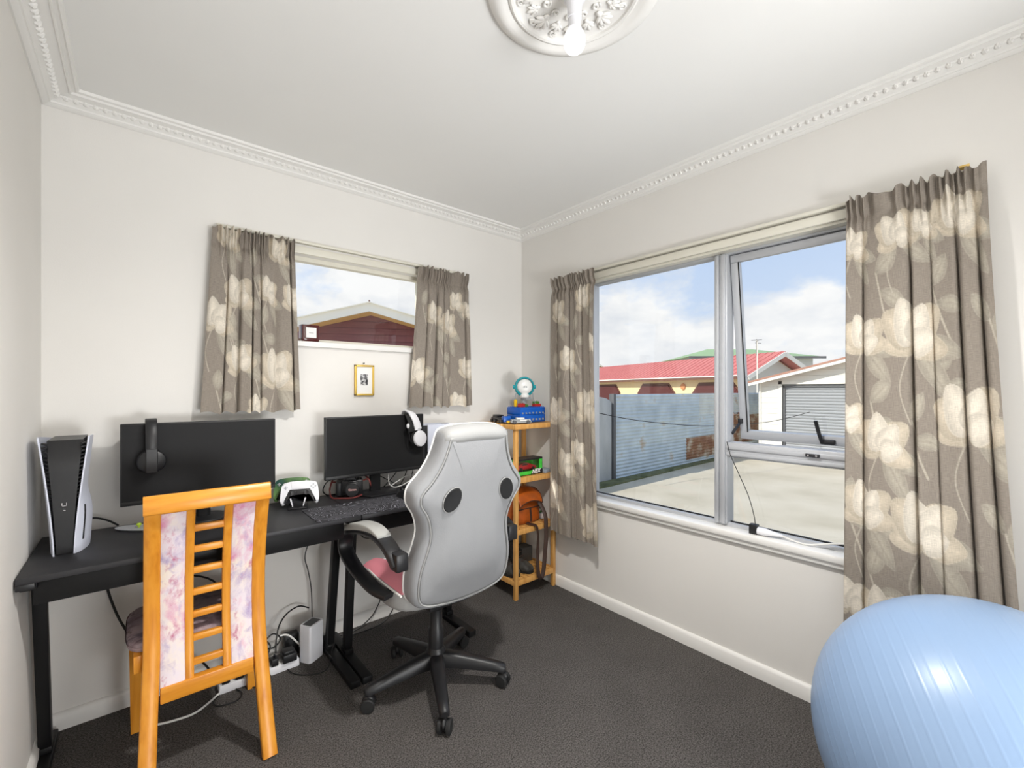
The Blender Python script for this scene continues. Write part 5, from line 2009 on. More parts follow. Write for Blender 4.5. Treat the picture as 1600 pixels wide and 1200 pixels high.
o = MB().cyl((-1.170, -0.0, 1.432), (-1.170, -0.012, 1.434), 0.0022, n=8).ell((-1.170, -0.012, 1.434), (0.004, 0.003, 0.004), 8, 6).build('wall_nail', M_gun)
tag(o, 'small dark nail in the wall above the gold picture frame', 'nail')

# ================================================================== MONITORS
DZT = 0.742


def monitor(label, x0, x1, z0, z1, y, neck_round):
    xc = (x0 + x1) / 2
    m = thing('monitor', label, 'monitor', (xc, y, DZT), group='computer monitors on the desks')
    MB().box(x0, x1, y, y + 0.026, z0, z1, 0.003).build('housing', M_bezel, m)
    MB().box(x0 + 0.006, x1 - 0.006, y - 0.0012, y + 0.001, z0 + 0.018, z1 - 0.006).build('screen', M_screen, m)
    MB().box(x0 + 0.002, x1 - 0.002, y - 0.0025, y + 0.001, z0 + 0.002, z0 + 0.017, 0.001).build('lower_bezel', M_bezel, m)
    MB().box(xc - 0.14, xc + 0.14, y + 0.024, y + 0.050, z0 + 0.04, z1 - 0.09, 0.01).build('rear_bulge', M_bezel, m)
    if neck_round:
        MB().cyl((xc, y + 0.055, DZT + 0.012), (xc, y + 0.050, z0 + 0.12), 0.026, n=24).build('neck', M_black, m)
        MB().lathe([(0.085, 0.0), (0.090, 0.003), (0.088, 0.009), (0.035, 0.013), (0.030, 0.014)], (xc, y + 0.05, DZT), n=40).build('base', M_black, m)
    else:
        MB().box(xc - 0.028, xc + 0.028, y + 0.030, y + 0.052, DZT + 0.008, z0 + 0.12, 0.003).build('neck', M_black, m)
        MB().prism([(xc - 0.115, y + 0.085), (xc - 0.115, y + 0.010), (xc - 0.070, y - 0.075), (xc + 0.070, y - 0.075), (xc + 0.115, y + 0.010), (xc + 0.115, y + 0.085)], Matrix.Translation((0, 0, DZT)), 0.010, 0.003).build('base', M_black, m)
    return m


MY = -0.160
monitor('black monitor on the left desk with a black headset over it', -2.173, -1.643, 0.842, 1.157, MY, True)
monitor('black monitor on the right desk with a white headset over it', -1.424, -0.886, 0.842, 1.152, MY, False)

# ---- black headset over the left monitor's top edge
hs = thing('headset', 'black over-ear headset hooked over the left monitor', 'headset', (-2.082, MY, 0.98), group='headsets')
hx_ = -2.082
b = MB()
b.strap([(hx_ + 0.002, MY - 0.046, 1.000), (hx_ + 0.001, MY - 0.044, 1.060), (hx_, MY - 0.036, 1.120), (hx_, MY - 0.016, 1.160), (hx_, MY + 0.013, 1.170), (hx_, MY + 0.046, 1.160), (hx_, MY + 0.068, 1.120), (hx_, MY + 0.078, 1.060), (hx_, MY + 0.080, 1.010)], (1, 0, 0), 0.036, 0.011, smooth=6)
b.build('headband', M_black, hs, angle=50)
for yy, sg in ((MY - 0.036, -1), (MY + 0.075, 1)):
    b = MB()
    b.lathe([(0.024, 0.0), (0.042, 0.002), (0.046, 0.010), (0.042, 0.020), (0.028, 0.027), (0.002, 0.029)], (hx_ + 0.001, yy + (0.0 if sg > 0 else 0.014), 1.012), (0, sg, 0), 32, sx=1.0, xdir=(0, 0, 1))
    cup = b.build('ear_cup', M_black, hs)
    b = MB()
    b.lathe([(0.020, 0.0), (0.040, 0.001), (0.043, 0.008), (0.040, 0.016), (0.020, 0.017)], (hx_ + 0.001, yy + (0.0 if sg > 0 else 0.014), 1.012), (0, -sg, 0), 28)
    b.build('ear_cushion', M_blackrub, cup)
b = MB()
b.strap([(hx_ + 0.001, MY - 0.054, 1.060), (hx_ + 0.001, MY - 0.056, 1.020), (hx_ + 0.001, MY - 0.054, 0.972)], (1, 0, 0), 0.034, 0.008, smooth=4)
b.build('yoke', M_black, hs)
MB().cyl((hx_ + 0.034, MY - 0.041, 1.010), (hx_ + 0.034, MY - 0.0435, 1.010), 0.0035, n=10).build('badge', M_steel, hs)

# ---- white headset over the right monitor's corner
wh = thing('headset', 'white over-ear headset with boom microphone hooked over the right monitor', 'headset', (-0.945, MY, 1.0), group='headsets')
hx_ = -0.962
fy = MY - 0.050
b = MB()
b.strap([(hx_ + 0.016, fy, 1.070), (hx_ + 0.004, fy + 0.006, 1.118), (hx_ - 0.010, MY - 0.022, 1.158), (hx_ - 0.016, MY + 0.013, 1.170), (hx_ - 0.012, MY + 0.050, 1.158), (hx_, MY + 0.074, 1.115), (hx_ + 0.010, MY + 0.080, 1.070)], (1, 0, -0.25), 0.040, 0.010, smooth=6)
b.build('headband', M_white, wh, angle=50)
b = MB()
b.strap([(hx_ - 0.010, fy + 0.010, 1.060), (hx_ - 0.014, fy + 0.014, 1.110), (hx_ - 0.020, MY - 0.022, 1.146), (hx_ - 0.022, MY - 0.008, 1.156)], (1, 0, 0), 0.052, 0.004, smooth=5)
b.build('suspension_band', M_blackrub, wh)
ad = Vector((0.25, -0.95, 0.05)).normalized()
for base_, s_ in ((Vector((hx_ + 0.022, fy + 0.004, 1.020)), 1), (Vector((hx_ + 0.012, MY + 0.078, 1.020)), -1)):
    b = MB().lathe([(0.026, -0.004), (0.042, 0.0), (0.045, 0.009), (0.041, 0.017), (0.034, 0.019), (0.002, 0.020)], base_, ad * s_, 32)
    cu_ = b.build('ear_cup', M_white, wh)
    MB().lathe([(0.02, 0.0), (0.043, 0.001), (0.046, 0.009), (0.042, 0.018), (0.02, 0.019)], base_ - ad * s_ * 0.003, -ad * s_, 28).build('ear_cushion', M_blackrub, cu_)
MB().beam((hx_ + 0.018, fy - 0.002, 1.078), (hx_ + 0.022, fy - 0.004, 1.050), 0.016, 0.006, up=(0, 1, 0), bev=0.002).build('slider', M_alu, wh)
b = MB()
b.tube([(hx_ - 0.012, fy - 0.004, 0.992), (hx_ - 0.034, fy - 0.006, 1.010), (hx_ - 0.042, fy - 0.006, 1.050), (hx_ - 0.046, fy - 0.004, 1.080)], 0.0028, n=8, smooth=5)
bm_ = b.build('boom', M_black, wh)
MB().ell((hx_ - 0.047, fy - 0.004, 1.092), (0.009, 0.006, 0.014), 12, 8).build('microphone', M_white, bm_)

# ================================================================== UPRIGHT GAME CONSOLE (left)
gcz = DZT
gc = thing('game_console', 'tall upright console with flared white side plates in the left desk corner', 'game console', (-2.300, -0.190, gcz), group='game consoles on the desks')
gcx = -2.308
# black core, front at y=-0.318
YF, YB = -0.318, -0.085


def coreh(t):
    return 0.019 + 0.024 * t ** 1.25


rings = []
for k in range(11):
    t = k / 10
    z = gcz + 0.002 + 0.375 * t
    w = coreh(t)
    yf = YF + 0.006 - 0.004 * t + (0.030 * max(0, t - 0.86) / 0.14)
    rings.append([(gcx - w, yf, z), (gcx + w, yf, z), (gcx + w, YB, z), (gcx - w, YB, z)])
MB().loft(rings).build('core', M_black, gc, angle=30)


def plate_pt(sg, u, v_, off):
    # u: 0 front .. 1 back, v_: 0 bottom .. 1 top
    z = gcz + 0.390 * v_ - 0.020 * v_ * u * u
    y = (YF - 0.004) + (YB + 0.002 - (YF - 0.004)) * u
    flare = 0.022 + 0.036 * v_ ** 1.35
    if sg > 0:
        bow = 0.010 * math.sin(PI * u) + 0.022 * math.exp(-((v_ - 0.16) / 0.30) ** 4) * math.sin(PI * min(1, u * 1.15)) ** 0.5
    else:
        bow = 0.016 * math.sin(PI * u)
    x = flare * (1 - 0.25 * u * v_) + bow
    return Vector((gcx + sg * (x + off), y, z))


def plate(sg):
    """curved side plate: flares away from the core to a pointed top front corner"""
    ny, nz = 16, 24
    b = MB()
    def P(u, v_, off):
        return plate_pt(sg, u, v_, off)
    bm_ = b.bm
    A = [[bm_.verts.new(P(i / ny, j / nz, 0.004)) for i in range(ny + 1)] for j in range(nz + 1)]
    Bq = [[bm_.verts.new(P(i / ny, j / nz, 0.0)) for i in range(ny + 1)] for j in range(nz + 1)]
    for j in range(nz):
        for i in range(ny):
            bm_.faces.new((A[j][i], A[j][i + 1], A[j + 1][i + 1], A[j + 1][i]))
            bm_.faces.new((Bq[j][i], Bq[j + 1][i], Bq[j + 1][i + 1], Bq[j][i + 1]))
    for j in range(nz):
        bm_.faces.new((A[j][0], A[j + 1][0], Bq[j + 1][0], Bq[j][0]))
        bm_.faces.new((A[j][ny], Bq[j][ny], Bq[j + 1][ny], A[j + 1][ny]))
    for i in range(ny):
        bm_.faces.new((A[0][i], Bq[0][i], Bq[0][i + 1], A[0][i + 1]))
        bm_.faces.new((A[nz][i], A[nz][i + 1], Bq[nz][i + 1], Bq[nz][i]))
    return b.build('side_plate', M_blueplate, gc, angle=45)


plate(-1)
plate(1)
b = MB()
for sg in (-1, 1):
    for k in range(15):
        t = 0.48 + 0.47 * k / 14
        z = gcz + 0.385 * t
        xw = 0.022 + 0.031 * t ** 1.35
        b.beam((gcx + sg * (coreh(t) * 0.98), YF + 0.010, z), (gcx + sg * (xw + 0.002), YF + 0.014, z + 0.004), 0.010, 0.004)
fins = b.build('vent_fins', M_slit, gc)
# disc slot on the bulged plate, usb ports on the core front
b = MB()
b.strap([plate_pt(1, 0.10, v_, 0.0042) for v_ in (0.10, 0.16, 0.22, 0.28, 0.34, 0.40)], (0.3, 1, 0), 0.008, 0.002)
b.build('disc_slot', M_slit, gc)
b = MB()
for q in ((-0.006, -0.0045, 0.160, 0.171), (0.0045, 0.006, 0.160, 0.171), (-0.006, 0.006, 0.160, 0.1615)):
    b.box(gcx + q[0], gcx + q[1], YF + 0.002, YF + 0.004, gcz + q[2], gcz + q[3])
b.box(gcx - 0.003, gcx + 0.003, YF + 0.002, YF + 0.004, gcz + 0.145, gcz + 0.1465).box(gcx - 0.003, gcx + 0.003, YF + 0.002, YF + 0.004, gcz + 0.150, gcz + 0.1512)
b.build('port_marks', M_steel, gc)

# ---- slimmer upright console behind the gaming chair
sc2 = thing('game_console', 'slim upright console with split pale panels behind the gaming chair', 'game console', (-0.755, -0.10, DZT), group='game consoles on the desks')
sm = 0.0
MB().box(-0.834, -0.672, -0.128, -0.060, DZT, DZT + 0.335, 0.004).build('core', M_black, sc2)
for z0_, z1_ in ((0.002, 0.178), (0.184, 0.345)):
    for y0_, y1_ in ((-0.142, -0.128), (-0.060, -0.046)):
        MB().box(-0.846, -0.700, y0_, y1_, DZT + z0_, DZT + z1_, 0.005).build('panel', M_blueplate, sc2)
MB().box(-0.704, -0.664, -0.132, -0.056, DZT + 0.318, DZT + 0.347, 0.004).build('white_corner', M_white, sc2)

# ================================================================== CONTROLLERS ON STAND
def controller(name_label, M, shell, core_m, group):
    t = thing('game_controller', name_label, 'controller', tuple(M.translation), group=group)
    # outline of the whole pad (x across, y up)
    outl = [(-0.050, 0.050), (-0.030, 0.053), (0.030, 0.053), (0.050, 0.050), (0.068, 0.046), (0.076, 0.030), (0.080, 0.0), (0.082, -0.030), (0.078, -0.050), (0.068, -0.054), (0.059, -0.044), (0.046, -0.012), (0.038, -0.002), (-0.038, -0.002), (-0.046, -0.012), (-0.059, -0.044), (-0.068, -0.054), (-0.078, -0.050), (-0.082, -0.030), (-0.080, 0.0), (-0.076, 0.030), (-0.068, 0.046)]
    outl = [(p.x, p.y) for p in catmull([(a, b_, 0) for a, b_ in outl], 3, True)]
    W = M
    MB().prism(outl, W @ Matrix.Translation((0, 0, -0.020)), 0.034, 0.010, 3).build('shell', shell, t, angle=60)
    core_o = [(-0.042, 0.016), (0.042, 0.016), (0.050, 0.004), (0.060, -0.030), (0.064, -0.046), (0.058, -0.046), (0.046, -0.014), (0.036, -0.006), (0.0, -0.010), (-0.036, -0.006), (-0.046, -0.014), (-0.058, -0.046), (-0.064, -0.046), (-0.060, -0.030), (-0.050, 0.004)]
    MB().prism(core_o, W @ Matrix.Translation((0, 0, 0.006)), 0.0105, 0.002).build('core', core_m, t)
    for sx in (-0.027, 0.027):
        b = MB()
        b.lathe([(0.0115, 0.0), (0.0115, 0.003), (0.006, 0.005), (0.006, 0.010), (0.010, 0.012), (0.0095, 0.016), (0.006, 0.015)], W @ Vector((sx, 0.000, 0.0155)), W.to_3x3() @ Vector((0, 0, 1)), 20)
        b.build('thumbstick', M_black, t)
    MB().prism([(-0.034, 0.020), (0.034, 0.020), (0.038, 0.050), (-0.038, 0.050)], W @ Matrix.Translation((0, 0, 0.010)), 0.006, 0.0015).build('touchpad', shell, t)
    b = MB()
    for dx, dy in ((0, 0.009), (0, -0.009), (0.009, 0), (-0.009, 0)):
        c0 = W @ Vector((0.058 + dx, 0.026 + dy, 0.013))
        c1 = W @ Vector((0.058 + dx, 0.026 + dy, 0.0165))
        b.cyl(c0, c1, 0.0042, n=12)
    b.build('buttons', M_alu, t)
    b = MB()
    b.box(-0.066, -0.050, 0.0235, 0.0285, 0.012, 0.0165, 0.001, M=W).box(-0.0605, -0.0555, 0.018, 0.034, 0.012, 0.0165, 0.001, M=W)
    b.build('direction_pad', M_alu, t)
    return t


yawv = Vector((0.96, -0.28, 0)).normalized()


def pad_M(c, lean):
    x = yawv
    nrm = Vector((yawv.y, -yawv.x, 0))
    upv = (Vector((0, 0, 1)) * math.cos(lean) - nrm * math.sin(lean))
    return frame_M(c, x, upv)


controller('white game controller in front on the charging stand', pad_M((-1.540, -0.165, 0.805), 0.22), M_white, M_black, 'controllers on the charging stand')
M_gcgreen = ramp_mat('green_teal_shell', [(0.35, (30, 74, 72)), (0.65, (120, 160, 84))], 9, rough=0.35)
controller('green and teal game controller behind the white one', pad_M((-1.553, -0.096, 0.812), 0.22), M_gcgreen, M_black, 'controllers on the charging stand')
st = thing('charging_stand', 'black and white charging stand under the two controllers', 'charging stand', (-1.54, -0.15, DZT))
Ms = pad_M((-1.545, -0.155, DZT), 0.0)
MB().box(-0.040, 0.040, -0.0, 0.008, -0.045, 0.075, 0.003, M=Ms).build('stand_base', M_black, st)
b = MB()
b.prism([(-0.018, 0.006), (0.018, 0.006), (0.020, 0.040), (-0.020, 0.040)], Ms @ Matrix.Translation((0, 0, 0.016)), 0.012, 0.002)
b.build('stand_post', M_black, st)
for sx in (-1, 1):
    MB().prism([(sx * 0.020, 0.008), (sx * 0.024, 0.008), (sx * 0.034, 0.044), (sx * 0.028, 0.044)], Ms @ Matrix.Translation((0, 0, 0.030)), 0.014).build('white_fin', M_white, st)

# ================================================================== CAMERA WITH RED STRAP
cm = thing('dslr_camera', 'black camera with a red-edged neck strap left of the right monitor stand', 'camera', (-1.292, -0.120, DZT))
Mc = frame_M((-1.292, -0.125, DZT + 0.001), Vector((0.93, -0.36, 0)), (0, 0, 1))
b = MB()
b.box(-0.064, 0.064, 0.0, 0.082, -0.045, 0.0, 0.008, 3, M=Mc)
b.box(-0.066, -0.036, 0.002, 0.078, -0.010, 0.022, 0.010, 3, M=Mc)
b.build('body', M_black, cm, angle=50)
MB().prism([(-0.030, 0.080), (0.034, 0.080), (0.022, 0.102), (-0.016, 0.102)], Mc @ Matrix.Translation((0, 0, -0.036)), 0.044, 0.005).build('prism_housing', M_black, cm)
zx = (Mc.to_3x3() @ Vector((0, 0, 1))).normalized()
lc = Mc @ Vector((0.014, 0.042, 0.0))
lens = MB().lathe([(0.036, 0.0), (0.036, 0.012), (0.033, 0.014), (0.034, 0.040), (0.036, 0.042), (0.036, 0.056), (0.033, 0.058), (0.031, 0.054), (0.002, 0.054)], lc, zx, 36).build('lens', M_black, cm)
MB().lathe([(0.0345, 0.0), (0.0345, 0.003)], lc + zx * 0.0405, zx, 36, False, False).build('lens_ring', M_lego_red, lens)
text_obj('Canon', frame_M(lc + zx * 0.0548, Mc.to_3x3() @ Vector((1, 0, 0)), (0, 0, 1)), 0.014, 0.0003, mat('pale_ink', (215, 170, 165), 0.6), 'cap_lettering', lens, bold=0.0004)
MB().cyl(Mc @ Vector((-0.046, 0.080, -0.018)), Mc @ Vector((-0.046, 0.088, -0.018)), 0.010, n=20).cyl(Mc @ Vector((0.048, 0.080, -0.02)), Mc @ Vector((0.048, 0.089, -0.02)), 0.011, n=20).build('dial', M_blackrub, cm)
M_redstrap = mat('red_edged_strap', (104, 36, 32), 0.7, var=0.1)
sp = [Mc @ Vector(v_) for v_ in ((-0.066, 0.072, -0.02), (-0.088, 0.070, -0.005), (-0.092, 0.030, 0.020), (-0.080, 0.006, 0.040), (-0.040, 0.005, 0.060), (0.020, 0.006, 0.072), (0.060, 0.012, 0.040))]
b = MB().strap(sp, (0.1, 0.3, 1), 0.007, 0.003, smooth=6)
b.build('strap', M_redstrap, cm)
sp = [Mc @ Vector(v_) for v_ in ((0.066, 0.072, -0.02), (0.092, 0.078, -0.015), (0.104, 0.044, -0.010), (0.088, 0.080, -0.055), (0.040, 0.108, -0.060), (-0.02, 0.112, -0.055), (-0.070, 0.098, -0.045), (-0.086, 0.072, -0.030), (-0.096, 0.03, -0.02), (-0.090, 0.006, 0.01))]
b = MB().strap(sp, (0.1, 0.4, 1), 0.008, 0.003, smooth=6)
b.build('strap', M_redstrap, cm)

# ================================================================== MOUSE PAD, MOUSE, KEYBOARD
def topo_material():
    m = bpy.data.materials.new('topographic_mouse_pad')
    m.use_nodes = True
    n, l = m.node_tree.nodes, m.node_tree.links
    p = n['Principled BSDF']
    p.inputs['Roughness'].default_value = 0.85
    tc = n.new('ShaderNodeTexCoord')
    z = n.new('ShaderNodeTexNoise')
    z.inputs['Scale'].default_value = 9.0
    z.inputs['Detail'].default_value = 1.5
    z.inputs['Distortion'].default_value = 0.6
    l.new(tc.outputs['Object'], z.inputs['Vector'])
    mu = n.new('ShaderNodeMath')
    mu.operation = 'MULTIPLY'
    mu.inputs[1].default_value = 26.0
    l.new(z.outputs['Fac'], mu.inputs[0])
    fr = n.new('ShaderNodeMath')
    fr.operation = 'FRACT'
    l.new(mu.outputs[0], fr.inputs[0])
    r = n.new('ShaderNodeValToRGB')
    r.color_ramp.interpolation = 'LINEAR'
    r.color_ramp.elements[0].position = 0.0
    r.color_ramp.elements[0].color = srgb(150, 150, 158)
    r.color_ramp.elements[1].position = 0.20
    r.color_ramp.elements[1].color = srgb(38, 37, 42)
    e = r.color_ramp.elements.new(0.10)
    e.color = srgb(130, 130, 138)
    l.new(fr.outputs[0], r.inputs[0])
    l.new(r.outputs[0], p.inputs['Base Color'])
    return m


M_topo = topo_material()
rr_ = []
def rounded(x0, x1, y0, y1, r, n=6):
    P = []
    for cx_, cy_, a0 in ((x1 - r, y1 - r, 0), (x0 + r, y1 - r, PI / 2), (x0 + r, y0 + r, PI), (x1 - r, y0 + r, 3 * PI / 2)):
        for k in range(n + 1):
            a = a0 + PI / 2 * k / n
            P.append((cx_ + r * math.cos(a), cy_ + r * math.sin(a)))
    return P
o = MB().prism(rounded(-1.560, -0.780, -0.503, -0.262, 0.012), Matrix.Translation((0, 0, DZT + 0.0004)), 0.0032, 0.0008).build('mouse_pad', M_topo)
tag(o, 'long dark mouse pad with pale topographic contour lines', 'mouse pad')
ms = thing('mouse', 'small black computer mouse on the patterned pad', 'mouse', (-1.092, -0.345, DZT + 0.004))
MP = DZT + 0.0038
b = MB()
rings = []
for y, w, h in ((-0.060, 0.012, 0.010), (-0.052, 0.024, 0.024), (-0.030, 0.030, 0.034), (0.0, 0.029, 0.038), (0.030, 0.028, 0.032), (0.052, 0.024, 0.022), (0.060, 0.014, 0.012)):
    rings.append([(-1.092 + w * math.cos(PI * q / 12), -0.345 + y, MP + h * math.sin(PI * q / 12) ** 0.8) for q in range(13)])
b.loft(rings)
b.build('body', M_black, ms, angle=60)
MB().cyl((-1.098, -0.310, MP + 0.032), (-1.086, -0.310, MP + 0.032), 0.008, n=14).build('scroll_wheel', M_blackrub, ms)
kb = thing('keyboard', 'black keyboard pushed back under the right monitor', 'keyboard', (-0.90, -0.285, DZT + 0.004))
MB().box(-1.025, -0.700, -0.268, -0.252 + 0.10, DZT + 0.0, DZT + 0.014, 0.003).build('case', M_black, kb)
kr = random.Random(2)
for r_ in range(5):
    y = -0.258 + 0.0195 * r_
    x = -1.0185
    while x < -0.72:
        MB().box(x, x + 0.0165, y, y + 0.0165, DZT + 0.014, DZT + 0.021, 0.002, 1).build('key', M_bezel, kb)
        x += 0.0195

# ---- silver oval dish with lime knob on the left desk
ov = thing('oval_dish', 'thin silver oval dish with a lime green knob on the left desk', 'dish', (-2.09, -0.135, DZT))
dirv = Vector((0.82, -0.57, 0))
b = MB()
b.lathe([(0.030, 0.0), (0.042, 0.003), (0.044, 0.007), (0.040, 0.006), (0.002, 0.004)], (-2.088, -0.140, DZT), (0, 0, 1), 48, sx=2.75, xdir=dirv)
b.build('dish', M_alu, ov)
MB().lathe([(0.004, 0.0), (0.004, 0.006), (0.008, 0.008), (0.009, 0.013), (0.006, 0.017), (0.001, 0.018)], (-2.118, -0.118, DZT + 0.005), n=16).build('knob', mat('lime_plastic', (178, 205, 60), 0.4), ov)

# ================================================================== FLOOR: MODEM, POWER STRIP, BRICKS
md_ = thing('wifi_router', 'white upright router tower on the carpet under the desk', 'router', (-1.484, -0.150, 0), rz=math.radians(32))
Wm = ROOTM[md_.name]
pol = rounded(-0.045, 0.045, -0.033, 0.033, 0.010)
b = MB()
b.prism(pol, Wm, 0.172, 0.004)
b.build('housing', M_white, md_, angle=40)
MB().prism(rounded(-0.034, 0.034, -0.024, 0.024, 0.004), Wm @ Matrix.Translation((0, 0, 0.1705)), 0.0022).build('top_grille', M_dkgrey, md_)
ps = thing('power_strip', 'white power strip crowded with black plugs on the carpet', 'power strip', (-1.68, -0.160, 0), rz=math.radians(0))
MB().box(-1.86, -1.545, -0.178, -0.122, 0.0, 0.036, 0.005).build('strip_body', M_white, ps)
MB().box(-1.852, -1.553, -0.170, -0.130, 0.0355, 0.0375, 0.001).build('socket_face', M_trimw, ps)
for i, (x, w, d_, h) in enumerate(((-1.835, 0.030, 0.034, 0.030), (-1.785, 0.034, 0.034, 0.045), (-1.735, 0.030, 0.034, 0.030), (-1.690, 0.028, 0.034, 0.036), (-1.648, 0.030, 0.040, 0.032))):
    o = MB().box(x - w / 2, x + w / 2, -0.160 - d_ / 2, -0.160 + d_ / 2, 0.0378, 0.0378 + h, 0.004).cyl((x, -0.160, 0.0378 + h - 0.002), (x, -0.165, 0.0378 + h + 0.014), 0.005, n=8).build('plug', M_black)
    tag(o, 'black plug in the white power strip, number %s from the router end' % ('five four three two one'.split()[i]), 'plug', 'plugs in the power strip')
o = MB().box(-1.618, -1.558, -0.192, -0.128, 0.0378, 0.075, 0.005).box(-1.612, -1.566, -0.184, -0.136, 0.075, 0.086, 0.003).build('power_adapter', M_black)
tag(o, 'large black power adapter at the end of the white power strip', 'adapter')
o = MB().box(-1.585, -1.52, -0.075, -0.030, 0.0, 0.105, 0.006).cyl((-1.568, -0.0752, 0.085), (-1.568, -0.078, 0.085), 0.006, n=12).cyl((-1.540, -0.0752, 0.085), (-1.540, -0.078, 0.085), 0.006, n=12).build('power_brick', M_bezel)
tag(o, 'glossy black power brick standing against the wall behind the router', 'adapter')


def cable(label, pts, r=0.0032, m_=None, name='cable', sm=6):
    b = MB().tube(pts, r, n=6, smooth=sm)
    o = b.build(name, m_ or M_cable)
    return tag(o, label, 'cable', 'loose cables under and on the desks')


cable('thick black cable looping under the left end of the desk to the seat', [(-2.205, -0.06, 0.640), (-2.206, -0.055, 0.60), (-2.19, -0.05, 0.55), (-2.10, -0.045, 0.515), (-1.98, -0.045, 0.50), (-1.85, -0.04, 0.42), (-1.80, -0.04, 0.2), (-1.82, -0.06, 0.06)], 0.0042)
cable('thick black cable sweeping from the desk down towards the floor at left', [(-2.225, -0.06, 0.640), (-2.222, -0.058, 0.58), (-2.205, -0.055, 0.48), (-2.17, -0.05, 0.36), (-2.11, -0.05, 0.24), (-2.02, -0.05, 0.17), (-1.92, -0.06, 0.12), (-1.87, -0.1, 0.05)], 0.0046)
cable('thin black cable with an inline switch dropping beside the chair', [(-1.690, -0.06, 0.640), (-1.700, -0.055, 0.54), (-1.712, -0.05, 0.44), (-1.700, -0.05, 0.36), (-1.712, -0.05, 0.28), (-1.735, -0.05, 0.20), (-1.735, -0.08, 0.12), (-1.735, -0.12, 0.085)], 0.0028)
o = MB().ell((-1.728, -0.05, 0.215), (0.016, 0.010, 0.026), 14, 10, Euler((0, 0.5, 0)).to_matrix()).build('inline_switch', M_black)
tag(o, 'black inline cord switch hanging above the power strip', 'switch')
cable('thin black cable hanging beside the desk leg behind the router', [(-1.437, -0.055, 0.640), (-1.455, -0.05, 0.56), (-1.485, -0.045, 0.46), (-1.470, -0.045, 0.38), (-1.455, -0.045, 0.28), (-1.452, -0.05, 0.12), (-1.45, -0.06, 0.02)], 0.0026)
cable('black cable arching from the adapter over the power strip', [(-1.640, -0.15, 0.082), (-1.62, -0.10, 0.16), (-1.58, -0.07, 0.205), (-1.52, -0.06, 0.225), (-1.47, -0.055, 0.20)], 0.0036)
cable('black cable tangled among the plugs', [(-1.79, -0.16, 0.10), (-1.76, -0.12, 0.14), (-1.70, -0.12, 0.155), (-1.66, -0.14, 0.12), (-1.69, -0.17, 0.09), (-1.74, -0.17, 0.11), (-1.80, -0.13, 0.13)], 0.0036)
cable('black cable coiled over the middle plugs', [(-1.69, -0.16, 0.088), (-1.68, -0.12, 0.13), (-1.64, -0.10, 0.15), (-1.61, -0.11, 0.12), (-1.65, -0.13, 0.10), (-1.71, -0.12, 0.13), (-1.745, -0.09, 0.18)], 0.0034)
cable('white cable arching into the back of the router', [(-1.640, -0.12, 0.085), (-1.615, -0.10, 0.125), (-1.575, -0.10, 0.120), (-1.535, -0.12, 0.075), (-1.515, -0.135, 0.055)], 0.0042, M_cablew)
cable('thin black cable snaking over the carpet in front of the router', [(-1.600, -0.193, 0.012), (-1.585, -0.225, 0.004), (-1.555, -0.265, 0.004), (-1.50, -0.300, 0.004), (-1.455, -0.290, 0.004), (-1.425, -0.240, 0.02), (-1.408, -0.215, 0.045), (-1.398, -0.20, 0.05)], 0.0024)
cable('black cable lying on the carpet under the wooden chair', [(-1.80, -0.185, 0.006), (-1.785, -0.225, 0.004), (-1.81, -0.265, 0.004), (-1.87, -0.255, 0.004), (-1.885, -0.215, 0.004), (-1.865, -0.190, 0.008)], 0.0030)
cable('black cable looping out of the power strip front', [(-1.690, -0.189, 0.03), (-1.672, -0.205, 0.02), (-1.675, -0.222, 0.004), (-1.715, -0.225, 0.004), (-1.745, -0.215, 0.004)], 0.0026)
cable('grey-white cable curving over the carpet under the chair', [(-1.86, -0.180, 0.012), (-1.89, -0.20, 0.006), (-1.95, -0.24, 0.0045), (-2.02, -0.235, 0.0045), (-2.08, -0.215, 0.0045)], 0.0042, M_cablew)
cable('black cable along the skirting board right of the desk leg', [(-1.41, -0.045, 0.022), (-1.33, -0.05, 0.004), (-1.24, -0.055, 0.004), (-1.14, -0.05, 0.05), (-1.08, -0.045, 0.15), (-1.07, -0.045, 0.25), (-1.10, -0.045, 0.30), (-1.13, -0.045, 0.24), (-1.09, -0.045, 0.20), (-1.02, -0.045, 0.24)], 0.0032)
cable('second black cable on the carpet behind the gaming chair', [(-1.41, -0.045, 0.010), (-1.34, -0.075, 0.004), (-1.22, -0.090, 0.004), (-1.10, -0.080, 0.004), (-1.02, -0.06, 0.06), (-0.98, -0.045, 0.16)], 0.0030)
cable('thin black cable hanging in a loop behind the armrest', [(-1.205, -0.050, 0.600), (-1.21, -0.045, 0.54), (-1.19, -0.045, 0.49), (-1.14, -0.045, 0.475), (-1.10, -0.045, 0.50), (-1.075, -0.045, 0.56), (-1.07, -0.05, 0.63)], 0.0026)
cable('thick black cable behind the tall console', [(-2.27, -0.09, 0.80), (-2.245, -0.06, 0.795), (-2.21, -0.045, 0.775), (-2.18, -0.036, 0.748)], 0.0038)
cable('black cable crossing under the right monitor from the left', [(-1.20, -0.10, 0.90), (-1.15, -0.075, 0.845), (-1.08, -0.06, 0.80), (-1.00, -0.05, 0.752)], 0.0026)
cable('black cable slanting down under the right monitor', [(-0.98, -0.095, 0.90), (-1.01, -0.08, 0.83), (-1.05, -0.07, 0.78), (-1.08, -0.06, 0.748)], 0.0026)
cable('black cable hanging straight behind the right monitor', [(-0.935, -0.09, 0.90), (-0.945, -0.075, 0.83), (-0.96, -0.065, 0.78), (-0.98, -0.06, 0.747)], 0.0026)
cable('black cable at the right end of the right monitor', [(-0.90, -0.085, 0.90), (-0.905, -0.07, 0.82), (-0.92, -0.06, 0.747)], 0.0026)
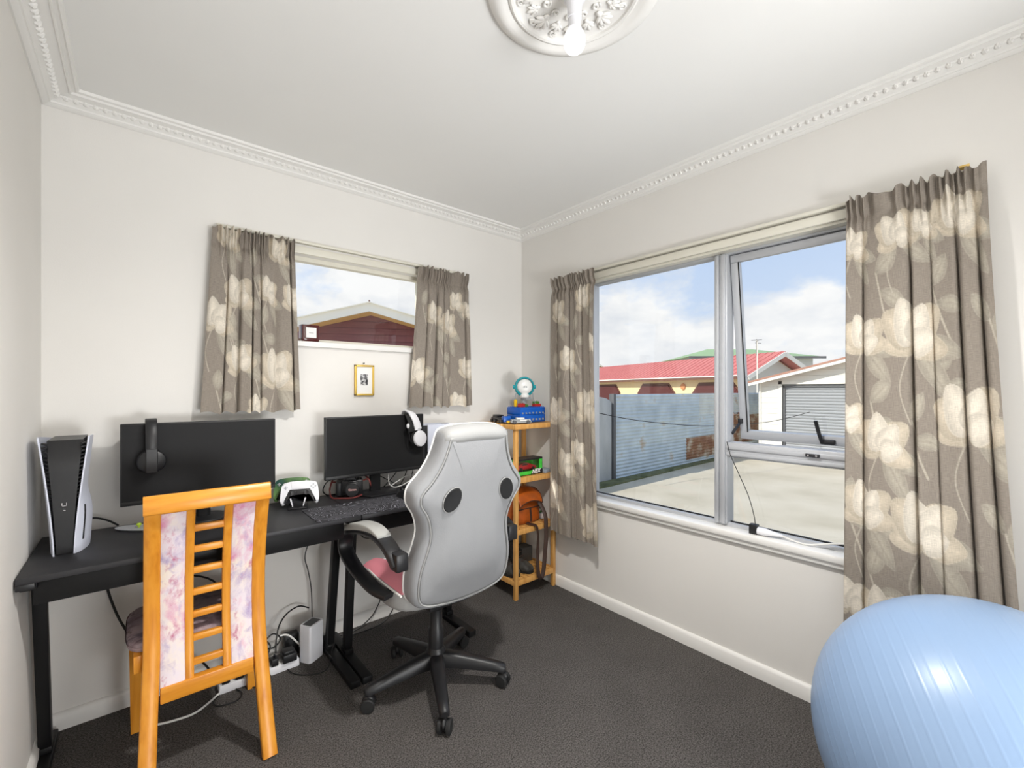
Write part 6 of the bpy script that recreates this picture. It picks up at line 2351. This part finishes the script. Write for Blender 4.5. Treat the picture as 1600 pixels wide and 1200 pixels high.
cable('black cable bowing left of the camera', [(-1.340, -0.080, 0.84), (-1.385, -0.06, 0.815), (-1.402, -0.055, 0.775), (-1.38, -0.05, 0.7475), (-1.34, -0.05, 0.746)], 0.0030)
cable('black cable between the camera and the monitor stand', [(-1.235, -0.075, 0.90), (-1.225, -0.065, 0.82), (-1.245, -0.06, 0.775), (-1.27, -0.055, 0.748)], 0.0026)
cable('white cable coiled on the desk beside the monitor stand', [(-1.085, -0.13, 0.83), (-1.075, -0.125, 0.775), (-1.04, -0.12, 0.752), (-0.98, -0.115, 0.76), (-0.93, -0.11, 0.785), (-0.925, -0.105, 0.80), (-0.965, -0.10, 0.80), (-1.02, -0.10, 0.775), (-1.06, -0.105, 0.757)], 0.0030, M_cablew)

# ---- sill adapter with white plug
sa = thing('sill_adapter', 'black power adapter joined to a white cord plug on the large window sill', 'adapter', (0.02, -1.59, 0.632))
MB().box(0.004, 0.036, -1.590, -1.555, 0.6322, 0.676, 0.003).build('adapter_body', M_black, sa)
b = MB()
b.loft([[(0.020 + r * math.cos(2 * PI * q / 14), y, 0.650 + r * 0.85 * math.sin(2 * PI * q / 14)) for q in range(14)] for y, r in ((-1.590, 0.020), (-1.620, 0.020), (-1.650, 0.013), (-1.685, 0.007), (-1.690, 0.005))])
b.build('white_plug', M_white, sa, angle=60)
b = MB().tube([(0.020, -1.688, 0.650), (0.020, -1.73, 0.641), (0.022, -1.78, 0.637), (0.026, -1.83, 0.650), (0.024, -1.90, 0.672), (0.010, -1.98, 0.690)], 0.0040, n=8, smooth=5)
b.build('white_cord', M_cablew, sa)
b = MB().tube([(0.020, -1.578, 0.675), (0.022, -1.570, 0.72), (0.026, -1.545, 0.80), (0.026, -1.500, 0.90), (0.024, -1.465, 0.98), (0.022, -1.450, 1.04)], 0.0018, n=6, smooth=6)
b.build('thin_lead', M_cable, sa)

# tag of yellow heading tape at the curtain top
o = MB().box(-0.060, -0.030, -2.262, -2.236, 2.0185, 2.026, 0.001).build('yellow_tab', mat('yellow_tape', (226, 190, 110), 0.7))
tag(o, 'small yellow plastic tab on top of the right curtain heading', 'tab')
